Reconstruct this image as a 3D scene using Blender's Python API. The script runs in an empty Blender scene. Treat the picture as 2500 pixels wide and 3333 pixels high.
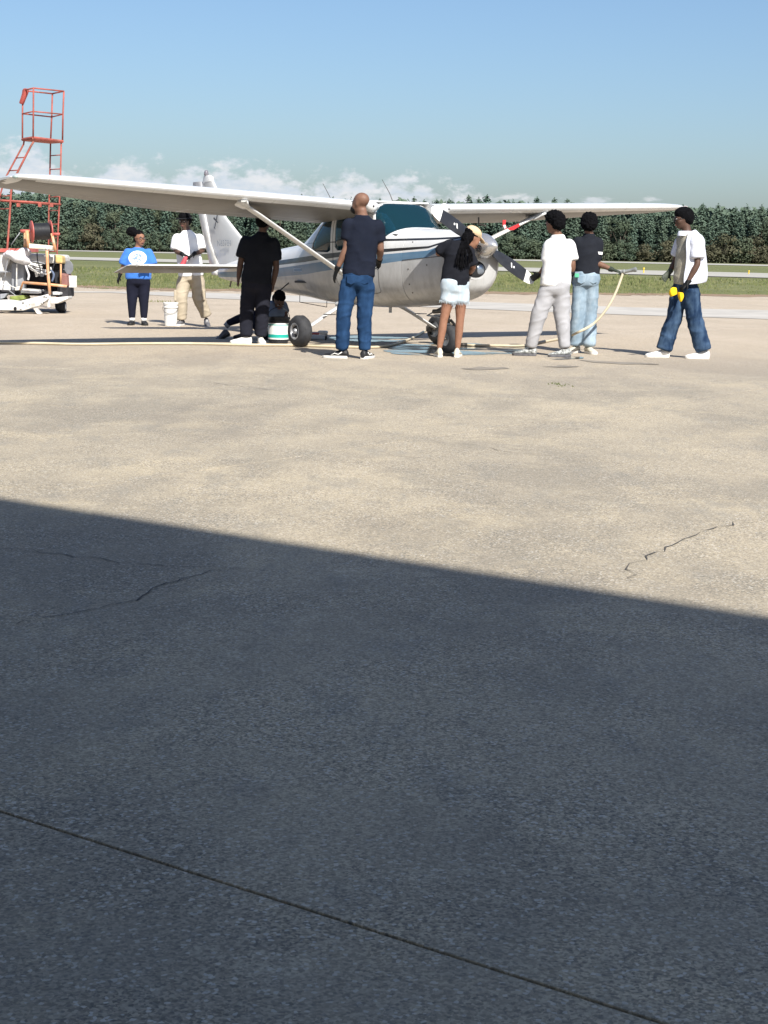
import bpy, bmesh, math, random
import numpy as np
import openvdb as vdb
from mathutils import Vector, Matrix, noise as mnoise
R = math.radians
V = Vector
scene = bpy.context.scene
COL = scene.collection
random.seed(7)

# ------------------------------------------------------------------ camera
FPX, CAMH, PIT, ROL = 5207.0, 1.2136, 0.1610, 0.0196
_sp, _cp = math.sin(PIT), math.cos(PIT)
_r0, _u0, FWD = V((1, 0, 0)), V((0, _sp, _cp)), V((0, _cp, -_sp))
RGT = _r0*math.cos(ROL) + _u0*math.sin(ROL)
UPV = -_r0*math.sin(ROL) + _u0*math.cos(ROL)
CPOS = V((0, 0, CAMH))
cd = bpy.data.cameras.new('camera'); cam = bpy.data.objects.new('camera', cd); COL.objects.link(cam)
cd.sensor_fit = 'VERTICAL'; cd.sensor_height = 24.0; cd.lens = FPX/3333.0*24.0
cd.clip_start = 0.05; cd.clip_end = 6000
cam.matrix_world = Matrix(((RGT.x, UPV.x, -FWD.x, 0), (RGT.y, UPV.y, -FWD.y, 0), (RGT.z, UPV.z, -FWD.z, CAMH), (0, 0, 0, 1)))
scene.camera = cam
def at(x, y, Y):
    """surveyed point: sight line through photo point (x, y), at the distance Y from the camera"""
    d = RGT*((x-1250)/FPX) - UPV*((y-1666.5)/FPX) + FWD
    return CPOS + d*(Y/d.y)
def gnd(x, y, z=0.0):
    d = RGT*((x-1250)/FPX) - UPV*((y-1666.5)/FPX) + FWD
    return CPOS + d*((z-CAMH)/d.z)

# ------------------------------------------------------------------ sky, sun, exposure
SUN_EL = R(42); SH = V((-0.38, 0.925, 0)).normalized()      # direction in which shadows fall
SUN_AZ = math.atan2(-SH.x, -SH.y)                            # clockwise from +Y
world = bpy.data.worlds.new('World'); scene.world = world; world.use_nodes = True
wt = world.node_tree; wt.nodes.clear()
def wn(t, **k):
    n = wt.nodes.new(t)
    for a, b in k.items(): setattr(n, a, b)
    return n
def wl(a, b): wt.links.new(a, b)
def wmath(op, a, b=None, c=None, clamp=False):
    n = wn('ShaderNodeMath', operation=op); n.use_clamp = clamp
    for i, v in enumerate((a, b, c)):
        if v is None: continue
        if isinstance(v, (int, float)): n.inputs[i].default_value = v
        else: wl(v, n.inputs[i])
    return n.outputs[0]
sky = wn('ShaderNodeTexSky', sky_type='NISHITA', sun_disc=False)
sky.sun_elevation = SUN_EL; sky.sun_rotation = SUN_AZ
sky.altitude = 0; sky.air_density = 1.0; sky.dust_density = 1.5; sky.ozone_density = 5.6
tc = wn('ShaderNodeTexCoord'); sx = wn('ShaderNodeSeparateXYZ'); wl(tc.outputs['Generated'], sx.inputs[0])
az = wmath('ARCTAN2', sx.outputs[0], sx.outputs[1]); el = sx.outputs[2]
def wnoise(sxx, syy, oz, scale, detail, rough):
    cb = wn('ShaderNodeCombineXYZ')
    wl(wmath('MULTIPLY', az, sxx), cb.inputs[0]); wl(wmath('MULTIPLY', el, syy), cb.inputs[1]); cb.inputs[2].default_value = oz
    n = wn('ShaderNodeTexNoise'); n.inputs['Scale'].default_value = scale; n.inputs['Detail'].default_value = detail; n.inputs['Roughness'].default_value = rough
    wl(cb.outputs[0], n.inputs['Vector']); return n.outputs['Fac']
n_top = wnoise(1, 0, 3.1, 26, 2, .5)        # height of the cloud tops along the horizon
n_puff = wnoise(1, 1.6, 7.7, 95, 7, .58)
n_shade = wnoise(1, 2.2, 1.3, 60, 5, .6)
west = wmath('MULTIPLY_ADD', wmath('SINE', wmath('MULTIPLY_ADD', az, 5.0, -0.62+3.14159)), 0.5, 0.5)   # bank stands to the left
top = wmath('MULTIPLY_ADD', wmath('MULTIPLY', n_top, west), 0.056, wmath('MULTIPLY_ADD', west, 0.021, 0.002))
d0 = wmath('SUBTRACT', top, el)
d1 = wmath('MULTIPLY_ADD', wmath('SUBTRACT', n_puff, 0.5), 0.050, wmath('ADD', d0, 0.003))
cmask = wn('ShaderNodeMapRange'); cmask.interpolation_type = 'SMOOTHSTEP'
wl(d1, cmask.inputs[0]); cmask.inputs[1].default_value = -0.002; cmask.inputs[2].default_value = 0.012
# small separate puffs above the bank
n_sm = wnoise(1, 3.4, 12.4, 34, 6, .55)
band = wmath('SUBTRACT', 1.0, wmath('MULTIPLY', wmath('ABSOLUTE', wmath('SUBTRACT', el, 0.034)), 42), None, True)
sm = wn('ShaderNodeMapRange'); sm.interpolation_type = 'SMOOTHSTEP'
wl(wmath('MULTIPLY', n_sm, band), sm.inputs[0]); sm.inputs[1].default_value = 0.545; sm.inputs[2].default_value = 0.66
sm.inputs[4].default_value = 0.75
msk = wmath('MAXIMUM', cmask.outputs[0], sm.outputs[0])
msk = wmath('MULTIPLY', msk, 0.85)
cc = wn('ShaderNodeMix'); cc.data_type = 'RGBA'
shd = wn('ShaderNodeMapRange'); wl(wmath('ADD', n_shade, wmath('MULTIPLY', d0, -6.0)), shd.inputs[0]); shd.inputs[1].default_value = .32; shd.inputs[2].default_value = .62
wl(shd.outputs[0], cc.inputs[0])
cc.inputs[6].default_value = (5.0, 5.6, 6.4, 1); cc.inputs[7].default_value = (6.7, 6.7, 6.9, 1)
mx = wn('ShaderNodeMix'); mx.data_type = 'RGBA'
wl(msk, mx.inputs[0]); wl(sky.outputs[0], mx.inputs[6]); wl(cc.outputs[2], mx.inputs[7])
bg = wn('ShaderNodeBackground'); bg.inputs['Strength'].default_value = 0.088
wo = wn('ShaderNodeOutputWorld'); wl(mx.outputs[2], bg.inputs[0]); wl(bg.outputs[0], wo.inputs[0])
sl = bpy.data.lights.new('sun', 'SUN'); sl.energy = 5.0; sl.angle = R(0.53); sl.color = (1.0, 0.955, 0.88)
sun = bpy.data.objects.new('sun', sl); COL.objects.link(sun)
_sd = V((SH.x*math.cos(SUN_EL), SH.y*math.cos(SUN_EL), -math.sin(SUN_EL)))
sun.rotation_euler = _sd.to_track_quat('-Z', 'Y').to_euler(); sun.location = (8, -20, 30)
vs = scene.view_settings; vs.view_transform = 'Standard'; vs.look = 'None'; vs.gamma = 1.0; vs.exposure = 0.6
vs.use_curve_mapping = False
scene.render.engine = 'CYCLES'
scene.cycles.max_bounces = 8; scene.cycles.transparent_max_bounces = 16

# ------------------------------------------------------------------ helpers: materials
MATS = {}
def srgb(r, g, b):
    f = lambda c: ((c/255+.055)/1.055)**2.4 if c > 10 else c/255/12.92
    return (f(r), f(g), f(b))
class NT:
    def __init__(s, name):
        s.m = bpy.data.materials.new(name); s.m.use_nodes = True; s.t = s.m.node_tree; s.t.nodes.clear()
        s.out = s.n('ShaderNodeOutputMaterial'); MATS[name] = s.m
    def n(s, t, **k):
        n = s.t.nodes.new(t)
        for a, b in k.items(): setattr(n, a, b)
        return n
    def l(s, a, b): s.t.links.new(a, b)
    def set(s, sock, v):
        if isinstance(v, (int, float)): sock.default_value = v
        elif isinstance(v, (tuple, list)): sock.default_value = tuple(v) + ((1,) if len(v) == 3 and len(sock.default_value) == 4 else ())
        else: s.l(v, sock)
    def math(s, op, a, b=None, c=None, clamp=False):
        n = s.n('ShaderNodeMath', operation=op); n.use_clamp = clamp
        for i, v in enumerate((a, b, c)):
            if v is not None: s.set(n.inputs[i], v)
        return n.outputs[0]
    def mix(s, f, a, b, blend='MIX'):
        n = s.n('ShaderNodeMix'); n.data_type = 'RGBA'; n.blend_type = blend
        s.set(n.inputs[0], f); s.set(n.inputs[6], a); s.set(n.inputs[7], b); return n.outputs[2]
    def rng(s, v, a, b, c=0.0, d=1.0, smooth=True):
        n = s.n('ShaderNodeMapRange'); n.interpolation_type = 'SMOOTHSTEP' if smooth else 'LINEAR'
        s.set(n.inputs[0], v); n.inputs[1].default_value = a; n.inputs[2].default_value = b; n.inputs[3].default_value = c; n.inputs[4].default_value = d
        return n.outputs[0]
    def coord(s, kind='Object', scale=(1, 1, 1), rot=(0, 0, 0)):
        if kind == 'World': o = s.n('ShaderNodeNewGeometry').outputs['Position']
        else: o = s.n('ShaderNodeTexCoord').outputs[kind]
        mp = s.n('ShaderNodeMapping'); s.l(o, mp.inputs[0]); mp.inputs['Scale'].default_value = scale; mp.inputs['Rotation'].default_value = rot
        return mp.outputs[0]
    def noise(s, vec, scale, detail=4, rough=.55, dist=0.0):
        n = s.n('ShaderNodeTexNoise'); s.l(vec, n.inputs['Vector']); n.inputs['Scale'].default_value = scale
        n.inputs['Detail'].default_value = detail; n.inputs['Roughness'].default_value = rough; n.inputs['Distortion'].default_value = dist
        return n.outputs['Fac']
    def voro(s, vec, scale, feature='F1', out='Distance'):
        n = s.n('ShaderNodeTexVoronoi'); n.feature = feature; s.l(vec, n.inputs['Vector']); n.inputs['Scale'].default_value = scale; return n.outputs[out]
    def bump(s, h, strength=.3, dist=.01):
        n = s.n('ShaderNodeBump'); n.inputs['Strength'].default_value = strength; n.inputs['Distance'].default_value = dist; s.l(h, n.inputs['Height']); return n.outputs[0]
    def bsdf(s, col, rough=.6, metal=0.0, normal=None, spec=.5, coat=0.0, sheen=0.0):
        b = s.n('ShaderNodeBsdfPrincipled'); s.set(b.inputs['Base Color'], col); s.set(b.inputs['Roughness'], rough); s.set(b.inputs['Metallic'], metal)
        b.inputs['Specular IOR Level'].default_value = spec; b.inputs['Coat Weight'].default_value = coat; b.inputs['Coat Roughness'].default_value = .1
        b.inputs['Sheen Weight'].default_value = sheen
        if normal is not None: s.l(normal, b.inputs['Normal'])
        s.l(b.outputs[0], s.out.inputs[0]); return b
def simple(name, col, rough=.6, metal=0.0, var=.15, scale=6.0, bump=0.0, bscale=60.0, spec=.4, coat=0.0, kind='Object', stretch=(1, 1, 1), sheen=0.0, dirt=None, dscale=3.0):
    if name in MATS: return MATS[name]
    s = NT(name); c = s.coord(kind, stretch)
    f = s.noise(c, scale, 5, .6)
    lo = tuple(max(0, x*(1-var)) for x in col); hi = tuple(min(1, x*(1+var)) for x in col)
    col_o = s.mix(s.rng(f, .3, .7), lo, hi)
    if dirt:
        g = s.noise(c, dscale, 6, .68); col_o = s.mix(s.rng(g, .5, .72, 0, .75), col_o, dirt)
    nrm = None
    if bump: nrm = s.bump(s.noise(c, bscale, 4, .6), bump, .01)
    ro = s.rng(s.noise(c, scale*1.7, 3), .3, .7, max(.02, rough-.08), min(1, rough+.08))
    s.bsdf(col_o, ro, metal, nrm, spec, coat, sheen); return s.m

# ------------------------------------------------------------------ helpers: meshes
def link(o, parent=None):
    COL.objects.link(o)
    if parent is not None: o.parent = parent
    return o
def tag(o, label=None, cat=None, group=None, kind=None):
    if label: o['label'] = label
    if cat: o['category'] = cat
    if group: o['group'] = group
    if kind: o['kind'] = kind
    return o
def empty(name, loc=(0, 0, 0), label=None, cat=None, group=None, rot=(0, 0, 0)):
    o = bpy.data.objects.new(name, None); o.empty_display_size = .2; o.location = loc; o.rotation_euler = rot
    link(o); return tag(o, label, cat, group)
def frame_for(d, ref=V((0, 0, 1))):
    d = d.normalized()
    if abs(d.dot(ref)) > .97: ref = V((1, 0, 0)) if abs(d.x) < .9 else V((0, 1, 0))
    a = d.cross(ref).normalized(); return a, a.cross(d).normalized()
class MB:
    def __init__(s): s.v = []; s.f = []; s.mi = []; s.seg = []
    def add(s, vs, fs, mi=0):
        o = len(s.v); s.seg.append((o, o+len(vs), len(s.f), len(s.f)+len(fs))); s.v += [V(p) for p in vs]; s.f += [tuple(i+o for i in f) for f in fs]; s.mi += [mi]*len(fs)
    def box(s, c, size, rot=None, mi=0):
        hx, hy, hz = size[0]/2, size[1]/2, size[2]/2
        ps = [V((x, y, z)) for x in (-hx, hx) for y in (-hy, hy) for z in (-hz, hz)]
        if rot is not None: ps = [rot @ p for p in ps]
        s.add([p+V(c) for p in ps], [(0, 1, 3, 2), (4, 6, 7, 5), (0, 4, 5, 1), (2, 3, 7, 6), (0, 2, 6, 4), (1, 5, 7, 3)], mi)
    def loft(s, rings, cap=True, mi=0, closed=True):
        n = len(rings[0]); vs = [p for r in rings for p in r]; fs = []
        for i in range(len(rings)-1):
            for j in range(n if closed else n-1):
                k = (j+1) % n
                fs.append((i*n+j, i*n+k, (i+1)*n+k, (i+1)*n+j))
        if cap: fs.append(tuple(reversed(range(n)))); fs.append(tuple((len(rings)-1)*n+j for j in range(n)))
        s.add(vs, fs, mi)
    def tube(s, pts, rad, n=10, mi=0, flat=1.0, lat=None, cap=True):
        pts = [V(p) for p in pts]
        if not isinstance(rad, (list, tuple)): rad = [rad]*len(pts)
        rings = []; prev = None
        for i, p in enumerate(pts):
            d = (pts[min(i+1, len(pts)-1)]-pts[max(i-1, 0)])
            if d.length < 1e-9: d = V((0, 0, 1))
            if lat is not None: a = (lat-d.normalized()*lat.dot(d.normalized())).normalized(); b = d.normalized().cross(a)
            elif prev is None: a = frame_for(d)[0]; b = d.normalized().cross(a)
            else:
                dn = d.normalized(); a = (prev-dn*prev.dot(dn)).normalized(); b = dn.cross(a)
            prev = a; r = rad[i]
            rings.append([p+a*(r*math.cos(t*2*math.pi/n))+b*(r*flat*math.sin(t*2*math.pi/n)) for t in range(n)])
        s.loft(rings, cap, mi)
    def ell(s, c, r, rot=None, nu=16, nv=10, mi=0):
        rings = []
        for i in range(nv+1):
            ph = -math.pi/2+math.pi*i/nv; cr = max(math.cos(ph), .02)
            rings.append([V((r[0]*cr*math.cos(t*2*math.pi/nu), r[1]*cr*math.sin(t*2*math.pi/nu), r[2]*math.sin(ph))) for t in range(nu)])
        rings = [[(rot @ p if rot is not None else p)+V(c) for p in q] for q in rings]
        s.loft(rings, True, mi)
    def prism(s, poly, vec, mi=0):
        n = len(poly); poly = [V(p) for p in poly]; vec = V(vec)
        s.add(poly+[p+vec for p in poly], [tuple(range(n)), tuple(reversed(range(n, 2*n)))]+[(i, i+n, (i+1) % n+n, (i+1) % n) for i in range(n)], mi)
    def lathe(s, o, axis, prof, n=24, mi=0, cap=True):
        axis = V(axis).normalized(); a, b = frame_for(axis); o = V(o)
        s.loft([[o+axis*h+a*(r*math.cos(t*2*math.pi/n))+b*(r*math.sin(t*2*math.pi/n)) for t in range(n)] for h, r in prof], cap, mi)
    def mesh(s, name, mats, smooth=False, off=V((0, 0, 0)), fix=True):
        me = bpy.data.meshes.new(name); me.from_pydata([tuple(p-off) for p in s.v], [], s.f)
        for m in (mats if isinstance(mats, (list, tuple)) else [mats]): me.materials.append(m)
        if any(s.mi): me.polygons.foreach_set('material_index', s.mi)
        if fix:
            bm = bmesh.new(); bm.from_mesh(me); bmesh.ops.recalc_face_normals(bm, faces=bm.faces); bm.to_mesh(me); bm.free()
        if smooth: me.polygons.foreach_set('use_smooth', [True]*len(me.polygons))
        me.update(); return me
    def build(s, name, mats, parent=None, smooth=False, off=V((0, 0, 0)), bevel=0.0, sharp=None, fix=True):
        o = bpy.data.objects.new(name, s.mesh(name, mats, smooth, V(off), fix)); link(o, parent)
        if bevel:
            m = o.modifiers.new('bevel', 'BEVEL'); m.width = bevel; m.segments = 2; m.limit_method = 'ANGLE'; m.angle_limit = R(40)
        if smooth and sharp:
            o.data.set_sharp_from_angle(angle=R(sharp))
        return o
def remesh(mb, name, mats, parent, size=.012, sm=1, off=V((0, 0, 0)), disp=None, blend=1.0):
    """one continuous skin over all the closed pieces collected in mb"""
    off = V(off); P = np.array([tuple(p-off) for p in mb.v], dtype=np.float32); hw_ = max(4.0, blend*1.5+2.5); bgv = size*hw_
    mg = int(hw_)+3; lo = np.floor(P.min(0)/size).astype(int)-mg; hi = np.ceil(P.max(0)/size).astype(int)+mg; dim = tuple(hi-lo+1)
    field = np.full(dim, bgv, dtype=np.float32); tr = vdb.createLinearTransform(voxelSize=size)
    for v0, v1, f0, f1 in mb.seg:
        tri = []
        for f in mb.f[f0:f1]:
            for k in range(1, len(f)-1): tri.append((f[0]-v0, f[k]-v0, f[k+1]-v0))
        g = vdb.FloatGrid.createLevelSetFromPolygons(P[v0:v1], triangles=np.array(tri, dtype=np.uint32), transform=tr, halfWidth=hw_)
        q0 = np.maximum(np.floor(P[v0:v1].min(0)/size).astype(int)-mg, lo); q1 = np.minimum(np.ceil(P[v0:v1].max(0)/size).astype(int)+mg, hi); d_ = tuple(q1-q0+1)
        arr = np.full(d_, bgv, dtype=np.float32); g.copyToArray(arr, ijk=tuple(int(i) for i in q0))
        sl_ = tuple(slice(int(q0[i]-lo[i]), int(q1[i]-lo[i])+1) for i in range(3)); a_ = field[sl_]
        k = size*blend*1.5
        h_ = np.maximum(k-np.abs(a_-arr), 0)/k; field[sl_] = np.minimum(a_, arr)-h_*h_*k*.25
    for _ in range(sm):
        for ax in range(3): field = .25*np.roll(field, 1, ax)+.5*field+.25*np.roll(field, -1, ax)
    g = vdb.FloatGrid(bgv); g.transform = tr; g.copyFromArray(field, ijk=tuple(int(i) for i in lo)); 
    pts, quads = g.convertToQuads(0.0)
    nm = bpy.data.meshes.new(name); nq = len(quads); quads = quads[:, ::-1].astype(np.int32)
    nm.vertices.add(len(pts)); nm.vertices.foreach_set('co', pts.astype(np.float32).ravel())
    nm.loops.add(nq*4); nm.loops.foreach_set('vertex_index', quads.ravel()); nm.polygons.add(nq); nm.polygons.foreach_set('loop_start', np.arange(0, nq*4, 4, dtype=np.int32))
    nm.update(calc_edges=True); nm.validate()
    if disp:
        cs = [v.co+v.normal*disp(v.co) for v in nm.vertices]
        nm.vertices.foreach_set('co', [x for c_ in cs for x in c_])
    nm.polygons.foreach_set('use_smooth', [True]*len(nm.polygons))
    for q in (mats if isinstance(mats, (list, tuple)) else [mats]): nm.materials.append(q)
    nm.update(); o = bpy.data.objects.new(name, nm); return link(o, parent)
def lerp(a, b, t): return a+(b-a)*t
def interp(xs, ys, x):
    if x <= xs[0]: return ys[0]
    for i in range(len(xs)-1):
        if x <= xs[i+1]: return ys[i]+(ys[i+1]-ys[i])*(x-xs[i])/(xs[i+1]-xs[i])
    return ys[-1]
def crspline(pts, n=8):
    pts = [V(p) for p in pts]; out = []
    for i in range(len(pts)-1):
        p0, p1, p2, p3 = pts[max(i-1, 0)], pts[i], pts[i+1], pts[min(i+2, len(pts)-1)]
        for k in range(n):
            t = k/n
            out.append(.5*((2*p1)+(p2-p0)*t+(2*p0-5*p1+4*p2-p3)*t*t+(3*p1-p0-3*p2+p3)*t**3))
    out.append(pts[-1]); return out

# ================================================================== SETTING
# ---- materials of the ground
s = NT('concrete'); c = s.coord('World')
big = s.noise(c, .22, 4, .6); mid = s.noise(s.coord('World', (1, .55, 1), (0, 0, .6)), .8, 5, .62); fine = s.noise(c, 46, 3, .7); grit = s.voro(c, 62)
sep = s.n('ShaderNodeSeparateXYZ'); s.l(s.n('ShaderNodeNewGeometry').outputs['Position'], sep.inputs[0])
tan = s.mix(s.rng(big, .35, .65), (.378, .328, .250), (.440, .378, .280))
tan = s.mix(s.rng(mid, .40, .62, 0, .90), tan, (.285, .252, .200))
tan = s.mix(s.rng(s.noise(c, 1.1, 6, .7, .4), .50, .68, 0, .62), tan, (.465, .395, .282))
tan = s.mix(s.rng(s.noise(s.coord('World', (1.3, .5, 1)), 3.2, 6, .72), .50, .68, 0, .55), tan, (.275, .255, .215))
tan = s.mix(s.rng(s.noise(c, 2.6, 5, .7), .58, .70, 0, .5), tan, (.50, .44, .335))
tan = s.mix(s.rng(s.noise(s.coord('World', (1, .5, 1)), .34, 4, .5, .8), .55, .66, 0, .7), tan, (.235, .208, .17))
old = s.rng(sep.outputs[1], 13.0, 25.0)                      # older, browner paving beyond the parking row
oldcol = s.mix(s.rng(mid, .35, .65), (.435, .360, .275), (.510, .425, .328))
tan = s.mix(s.math('MULTIPLY', old, .85), tan, oldcol)
f2 = s.noise(c, 120, 3, .75); f3 = s.noise(c, 34, 6, .8)
vc = s.n('ShaderNodeTexVoronoi'); s.l(c, vc.inputs['Vector']); vc.inputs['Scale'].default_value = 165; sc_ = s.n('ShaderNodeSeparateColor'); s.l(vc.outputs['Color'], sc_.inputs[0])
vd = s.n('ShaderNodeTexVoronoi'); s.l(c, vd.inputs['Vector']); vd.inputs['Scale'].default_value = 140; sd2 = s.n('ShaderNodeSeparateColor'); s.l(vd.outputs['Color'], sd2.inputs[0])
patch = s.rng(s.noise(c, 1.7, 4, .6), .38, .62, .6, 1.0)     # aggregate shows more where the surface has worn
spk = s.mix(s.math('MULTIPLY', patch, 1.0), (1, 1, 1), s.mix(sc_.outputs[0], (.58, .59, .60), (1.42, 1.40, 1.37)))
colr = s.mix(1.0, tan, spk, 'MULTIPLY')
colr = s.mix(s.math('MULTIPLY', patch, s.rng(sd2.outputs[1], .80, .84, 0, .5)), colr, (.095, .094, .095))   # dark stones
colr = s.mix(s.math('MULTIPLY', patch, s.rng(sd2.outputs[2], .93, .95, 0, .55)), colr, (.66, .63, .57))      # pale stones
colr = s.mix(s.rng(f3, .30, .42, .58, 0), colr, (.12, .116, .11))          # open pits
colr = s.mix(s.rng(s.noise(c, 7, 6, .75), .58, .72, 0, .35), colr, (.165, .155, .14))
h = s.math('ADD', s.math('MULTIPLY', sc_.outputs[0], .35), s.math('MULTIPLY', f3, 1.0))
s.bsdf(colr, .92, 0, s.bump(h, .22, .005), .2)
s = NT('joint_filler'); s.bsdf((.018, .017, .016), .9)
s = NT('crack_fill'); c = s.coord('World'); s.bsdf(s.mix(s.noise(c, 30, 3), (.05, .046, .042), (.11, .098, .085)), .95)
s = NT('pale_concrete'); c = s.coord('World')
s.bsdf(s.mix(s.rng(s.noise(c, .9, 5, .65), .35, .65), (.40, .375, .335), (.50, .47, .42)), .9)
s = NT('taxiway_concrete'); c = s.coord('World', (.3, 1, 1))
s.bsdf(s.mix(s.rng(s.noise(c, .08, 5, .65), .35, .65), (.36, .345, .30), (.43, .41, .36)), .9)
s = NT('turf'); c = s.coord('World'); cs = s.coord('World', (.35, 1, 1))
g = s.mix(s.rng(s.noise(cs, .09, 5, .6), .35, .65), (.135, .152, .064), (.190, .196, .094))
g = s.mix(s.rng(s.noise(c, .6, 5, .7), .45, .7, 0, .7), g, (.19, .185, .10))
g = s.mix(s.rng(s.noise(c, 5, 4, .7), .5, .7, 0, .6), g, (.09, .110, .042))
s.bsdf(g, .95, 0, s.bump(s.noise(c, 9, 4, .7), .9, .06), .1)
s = NT('grass_blade'); c = s.coord('World')
s.bsdf(s.mix(s.rng(s.noise(c, 2.2, 3), .35, .65), (.090, .112, .042), (.18, .18, .085)), .9, 0, None, .1)
s = NT('bare_soil'); c = s.coord('World')
s.bsdf(s.mix(s.rng(s.noise(c, 1.5, 5, .7), .35, .65), (.20, .13, .085), (.30, .215, .13)), .95)
s = NT('wet'); c = s.coord('World', (.55, 1, 1))                # thin film of water, broken up where it dries
b_ = s.bsdf((.085, .08, .07), s.rng(s.noise(c, 2.2, 4), .4, .62, .03, .22), 0, s.bump(s.noise(c, 5, 2), .04, .01), .5, .9)
tr_ = s.n('ShaderNodeBsdfTransparent'); mx_ = s.n('ShaderNodeMixShader'); s.l(s.rng(s.noise(c, 1.5, 6, .68, .6), .43, .53), mx_.inputs[0]); s.l(tr_.outputs[0], mx_.inputs[1]); s.l(b_.outputs[0], mx_.inputs[2]); s.l(mx_.outputs[0], s.out.inputs[0])

# ---- hangar behind the photographer (its shadow lies over the foreground)
ND = V((.580, .8146, 0)); ED = V((.8146, -.580, 0))           # apron grid: away from the hangar / along it
Hh = 10.2
edge_d = (gnd(1250, 1812)).dot(ND)                             # where its shadow ends
disp = Hh/math.tan(SUN_EL)*SH.dot(ND)
wall_d = edge_d-disp
hang = empty('hangar', tuple(ND*(wall_d-9)+ED*2), 'large unseen metal hangar behind the viewer, shading the foreground, whitened to bounce light', 'hangar')
def hb(name, d0, d1, e0, e1, z0, z1, mat, par=hang):
    mb = MB(); pts = [ND*d0+ED*e0, ND*d0+ED*e1, ND*d1+ED*e1, ND*d1+ED*e0]
    mb.prism([p+V((0, 0, z0)) for p in pts], (0, 0, z1-z0)); return mb.build(name, mat, par, off=hang.location)
hm = simple('hangar_metal', (.76, .75, .72), .5, .3, .1, 3); hd_ = simple('hangar_door_paint', (.74, .73, .70), .5, .1, .1, 3)  # near-white chosen so the unseen walls bounce light into the foreground shade
hb('roof', wall_d-18, wall_d, -22, 26, Hh-.35, Hh, hm)
hb('wall', wall_d-.30, wall_d-.05, -22, -14.05, 0, Hh-.352, hm); hb('wall', wall_d-.30, wall_d-.05, 18.05, 26, 0, Hh-.352, hm)
hb('wall', wall_d-18, wall_d-17.8, -22, 26, 0, Hh-.352, hm)
hb('wall', wall_d-17.79, wall_d-.31, -22, -21.8, 0, Hh-.352, hm); hb('wall', wall_d-17.79, wall_d-.31, 25.8, 26, 0, Hh-.352, hm)
for k in range(8): hb('door_panel', wall_d-.22-(k % 2)*.1, wall_d-.14-(k % 2)*.1, -14+k*4.0, -10.02+k*4.0, .02, Hh-1.2, hd_)
hb('door_header', wall_d-.30, wall_d-.04, -14.04, 18.04, Hh-1.19, Hh-.353, hm)

# ---- field ground, apron, strips
field = MB(); field.add([(-2600, -900, -.30), (2600, -900, -.30), (2600, 3800, -.30), (-2600, 3800, -.30)], [(0, 1, 2, 3)])
tag(field.build('ground', MATS['turf']), kind='structure')
# grass in front of the trees, starting at the ragged edge of the apron
edge_px = [(-900, 905), (240, 933), (420, 939), (700, 946), (1200, 951), (1690, 955), (2060, 959), (2320, 962), (3400, 985)]
random.seed(11); epts = []
for i in range(len(edge_px)-1):
    a, b = gnd(*edge_px[i]), gnd(*edge_px[i+1]); n = 26
    for k in range(n):
        p = a.lerp(b, k/n); epts.append(p+V((0, random.uniform(-.55, .55)+.8*mnoise.noise(V((p.x*.35, 3, 0))), 0)))
epts.append(gnd(*edge_px[-1]))
# cross ground profile: slight rise of the turf above the paving
tf = MB(); n = len(epts)
rows = [[V((p.x, p.y, -.02)) for p in epts], [V((p.x, p.y+.5, .03)) for p in epts], [V((p.x*1.6, p.y+40, .0)) for p in epts], [V((p.x*7, 480, -.01)) for p in epts], [V((p.x*14, 1500, -.02)) for p in epts]]
tf.loft(rows, cap=False, closed=False); tag(tf.build('grass_field', MATS['turf'], smooth=True), kind='structure')
so = MB(); so.loft([[V((p.x, p.y-.9-.5*mnoise.noise(V((p.x*.5, 9, 0))), .006)) for p in epts], [V((p.x, p.y+.7+.6*mnoise.noise(V((p.x*.7, 1, 0))), .036)) for p in epts]], cap=False, closed=False)
tag(so.build('soil_verge', MATS['bare_soil']), kind='structure')
def strip(name, mat, up, lo, z):
    mb = MB(); a = [V((*gnd(*p).xy, z)) for p in up]; b = [V((*gnd(*p).xy, z)) for p in lo]
    mb.loft([b, a], cap=False, closed=False); return tag(mb.build(name, mat), kind='structure')
def ext(p, q, x0, x1): return [(x, p[1]+(q[1]-p[1])*(x-p[0])/(q[0]-p[0])) for x in (x0, 200, 800, 1400, 2000, 2500, x1)]
strip('taxiway', MATS['taxiway_concrete'], ext((250, 838), (2300, 886), -700, 3200), ext((250, 847), (2300, 901), -700, 3200), .045)
strip('runway', MATS['taxiway_concrete'], ext((250, 814), (2300, 858), -700, 3200), ext((250, 818.5), (2300, 862.5), -700, 3200), .05)
strip('paved_strip', MATS['pale_concrete'], [(-500, 948), (360, 949), (673, 953), (1690, 988), (2060, 1001), (2490, 1010), (3300, 1030)],
      [(-500, 949.5), (360, 953), (673, 971), (1690, 1012), (2060, 1026), (2490, 1039), (3300, 1068)], .006)

apron = MB(); apron.add([(-160, -60, -.06), (160, -60, -.06), (160, 75, -.06), (-160, 75, -.06)], [(0, 1, 2, 3)])
apron = tag(apron.build('apron', MATS['joint_filler']), kind='structure')
SL = 6.3; gap = .010
sm_ = MB(); hs = SL/2-gap/2
pr = [(-hs, -hs), (hs, -hs), (hs, hs), (-hs, hs)]
def sq(k, z): return [ND*(a+math.copysign(k, -a))+ED*(b+math.copysign(k, -b))+V((0, 0, z)) for a, b in pr]
sm_.loft([sq(0, -.2), sq(0, -.002), sq(.001, 0)]); slab_me = sm_.mesh('slab', MATS['concrete'])
for i in range(-5, 14):
    for j in range(-9, 10):
        cpt = ND*(2.23+SL*(i+.5)) + ED*(-5.92+SL*(j+.5))
        if -9 < cpt.y < 62 and abs(cpt.x) < .40*max(cpt.y, 0)+13:
            o = bpy.data.objects.new('slab', slab_me); o.location = (cpt.x, cpt.y, random.uniform(-.002, .0)); link(o, apron)
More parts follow.
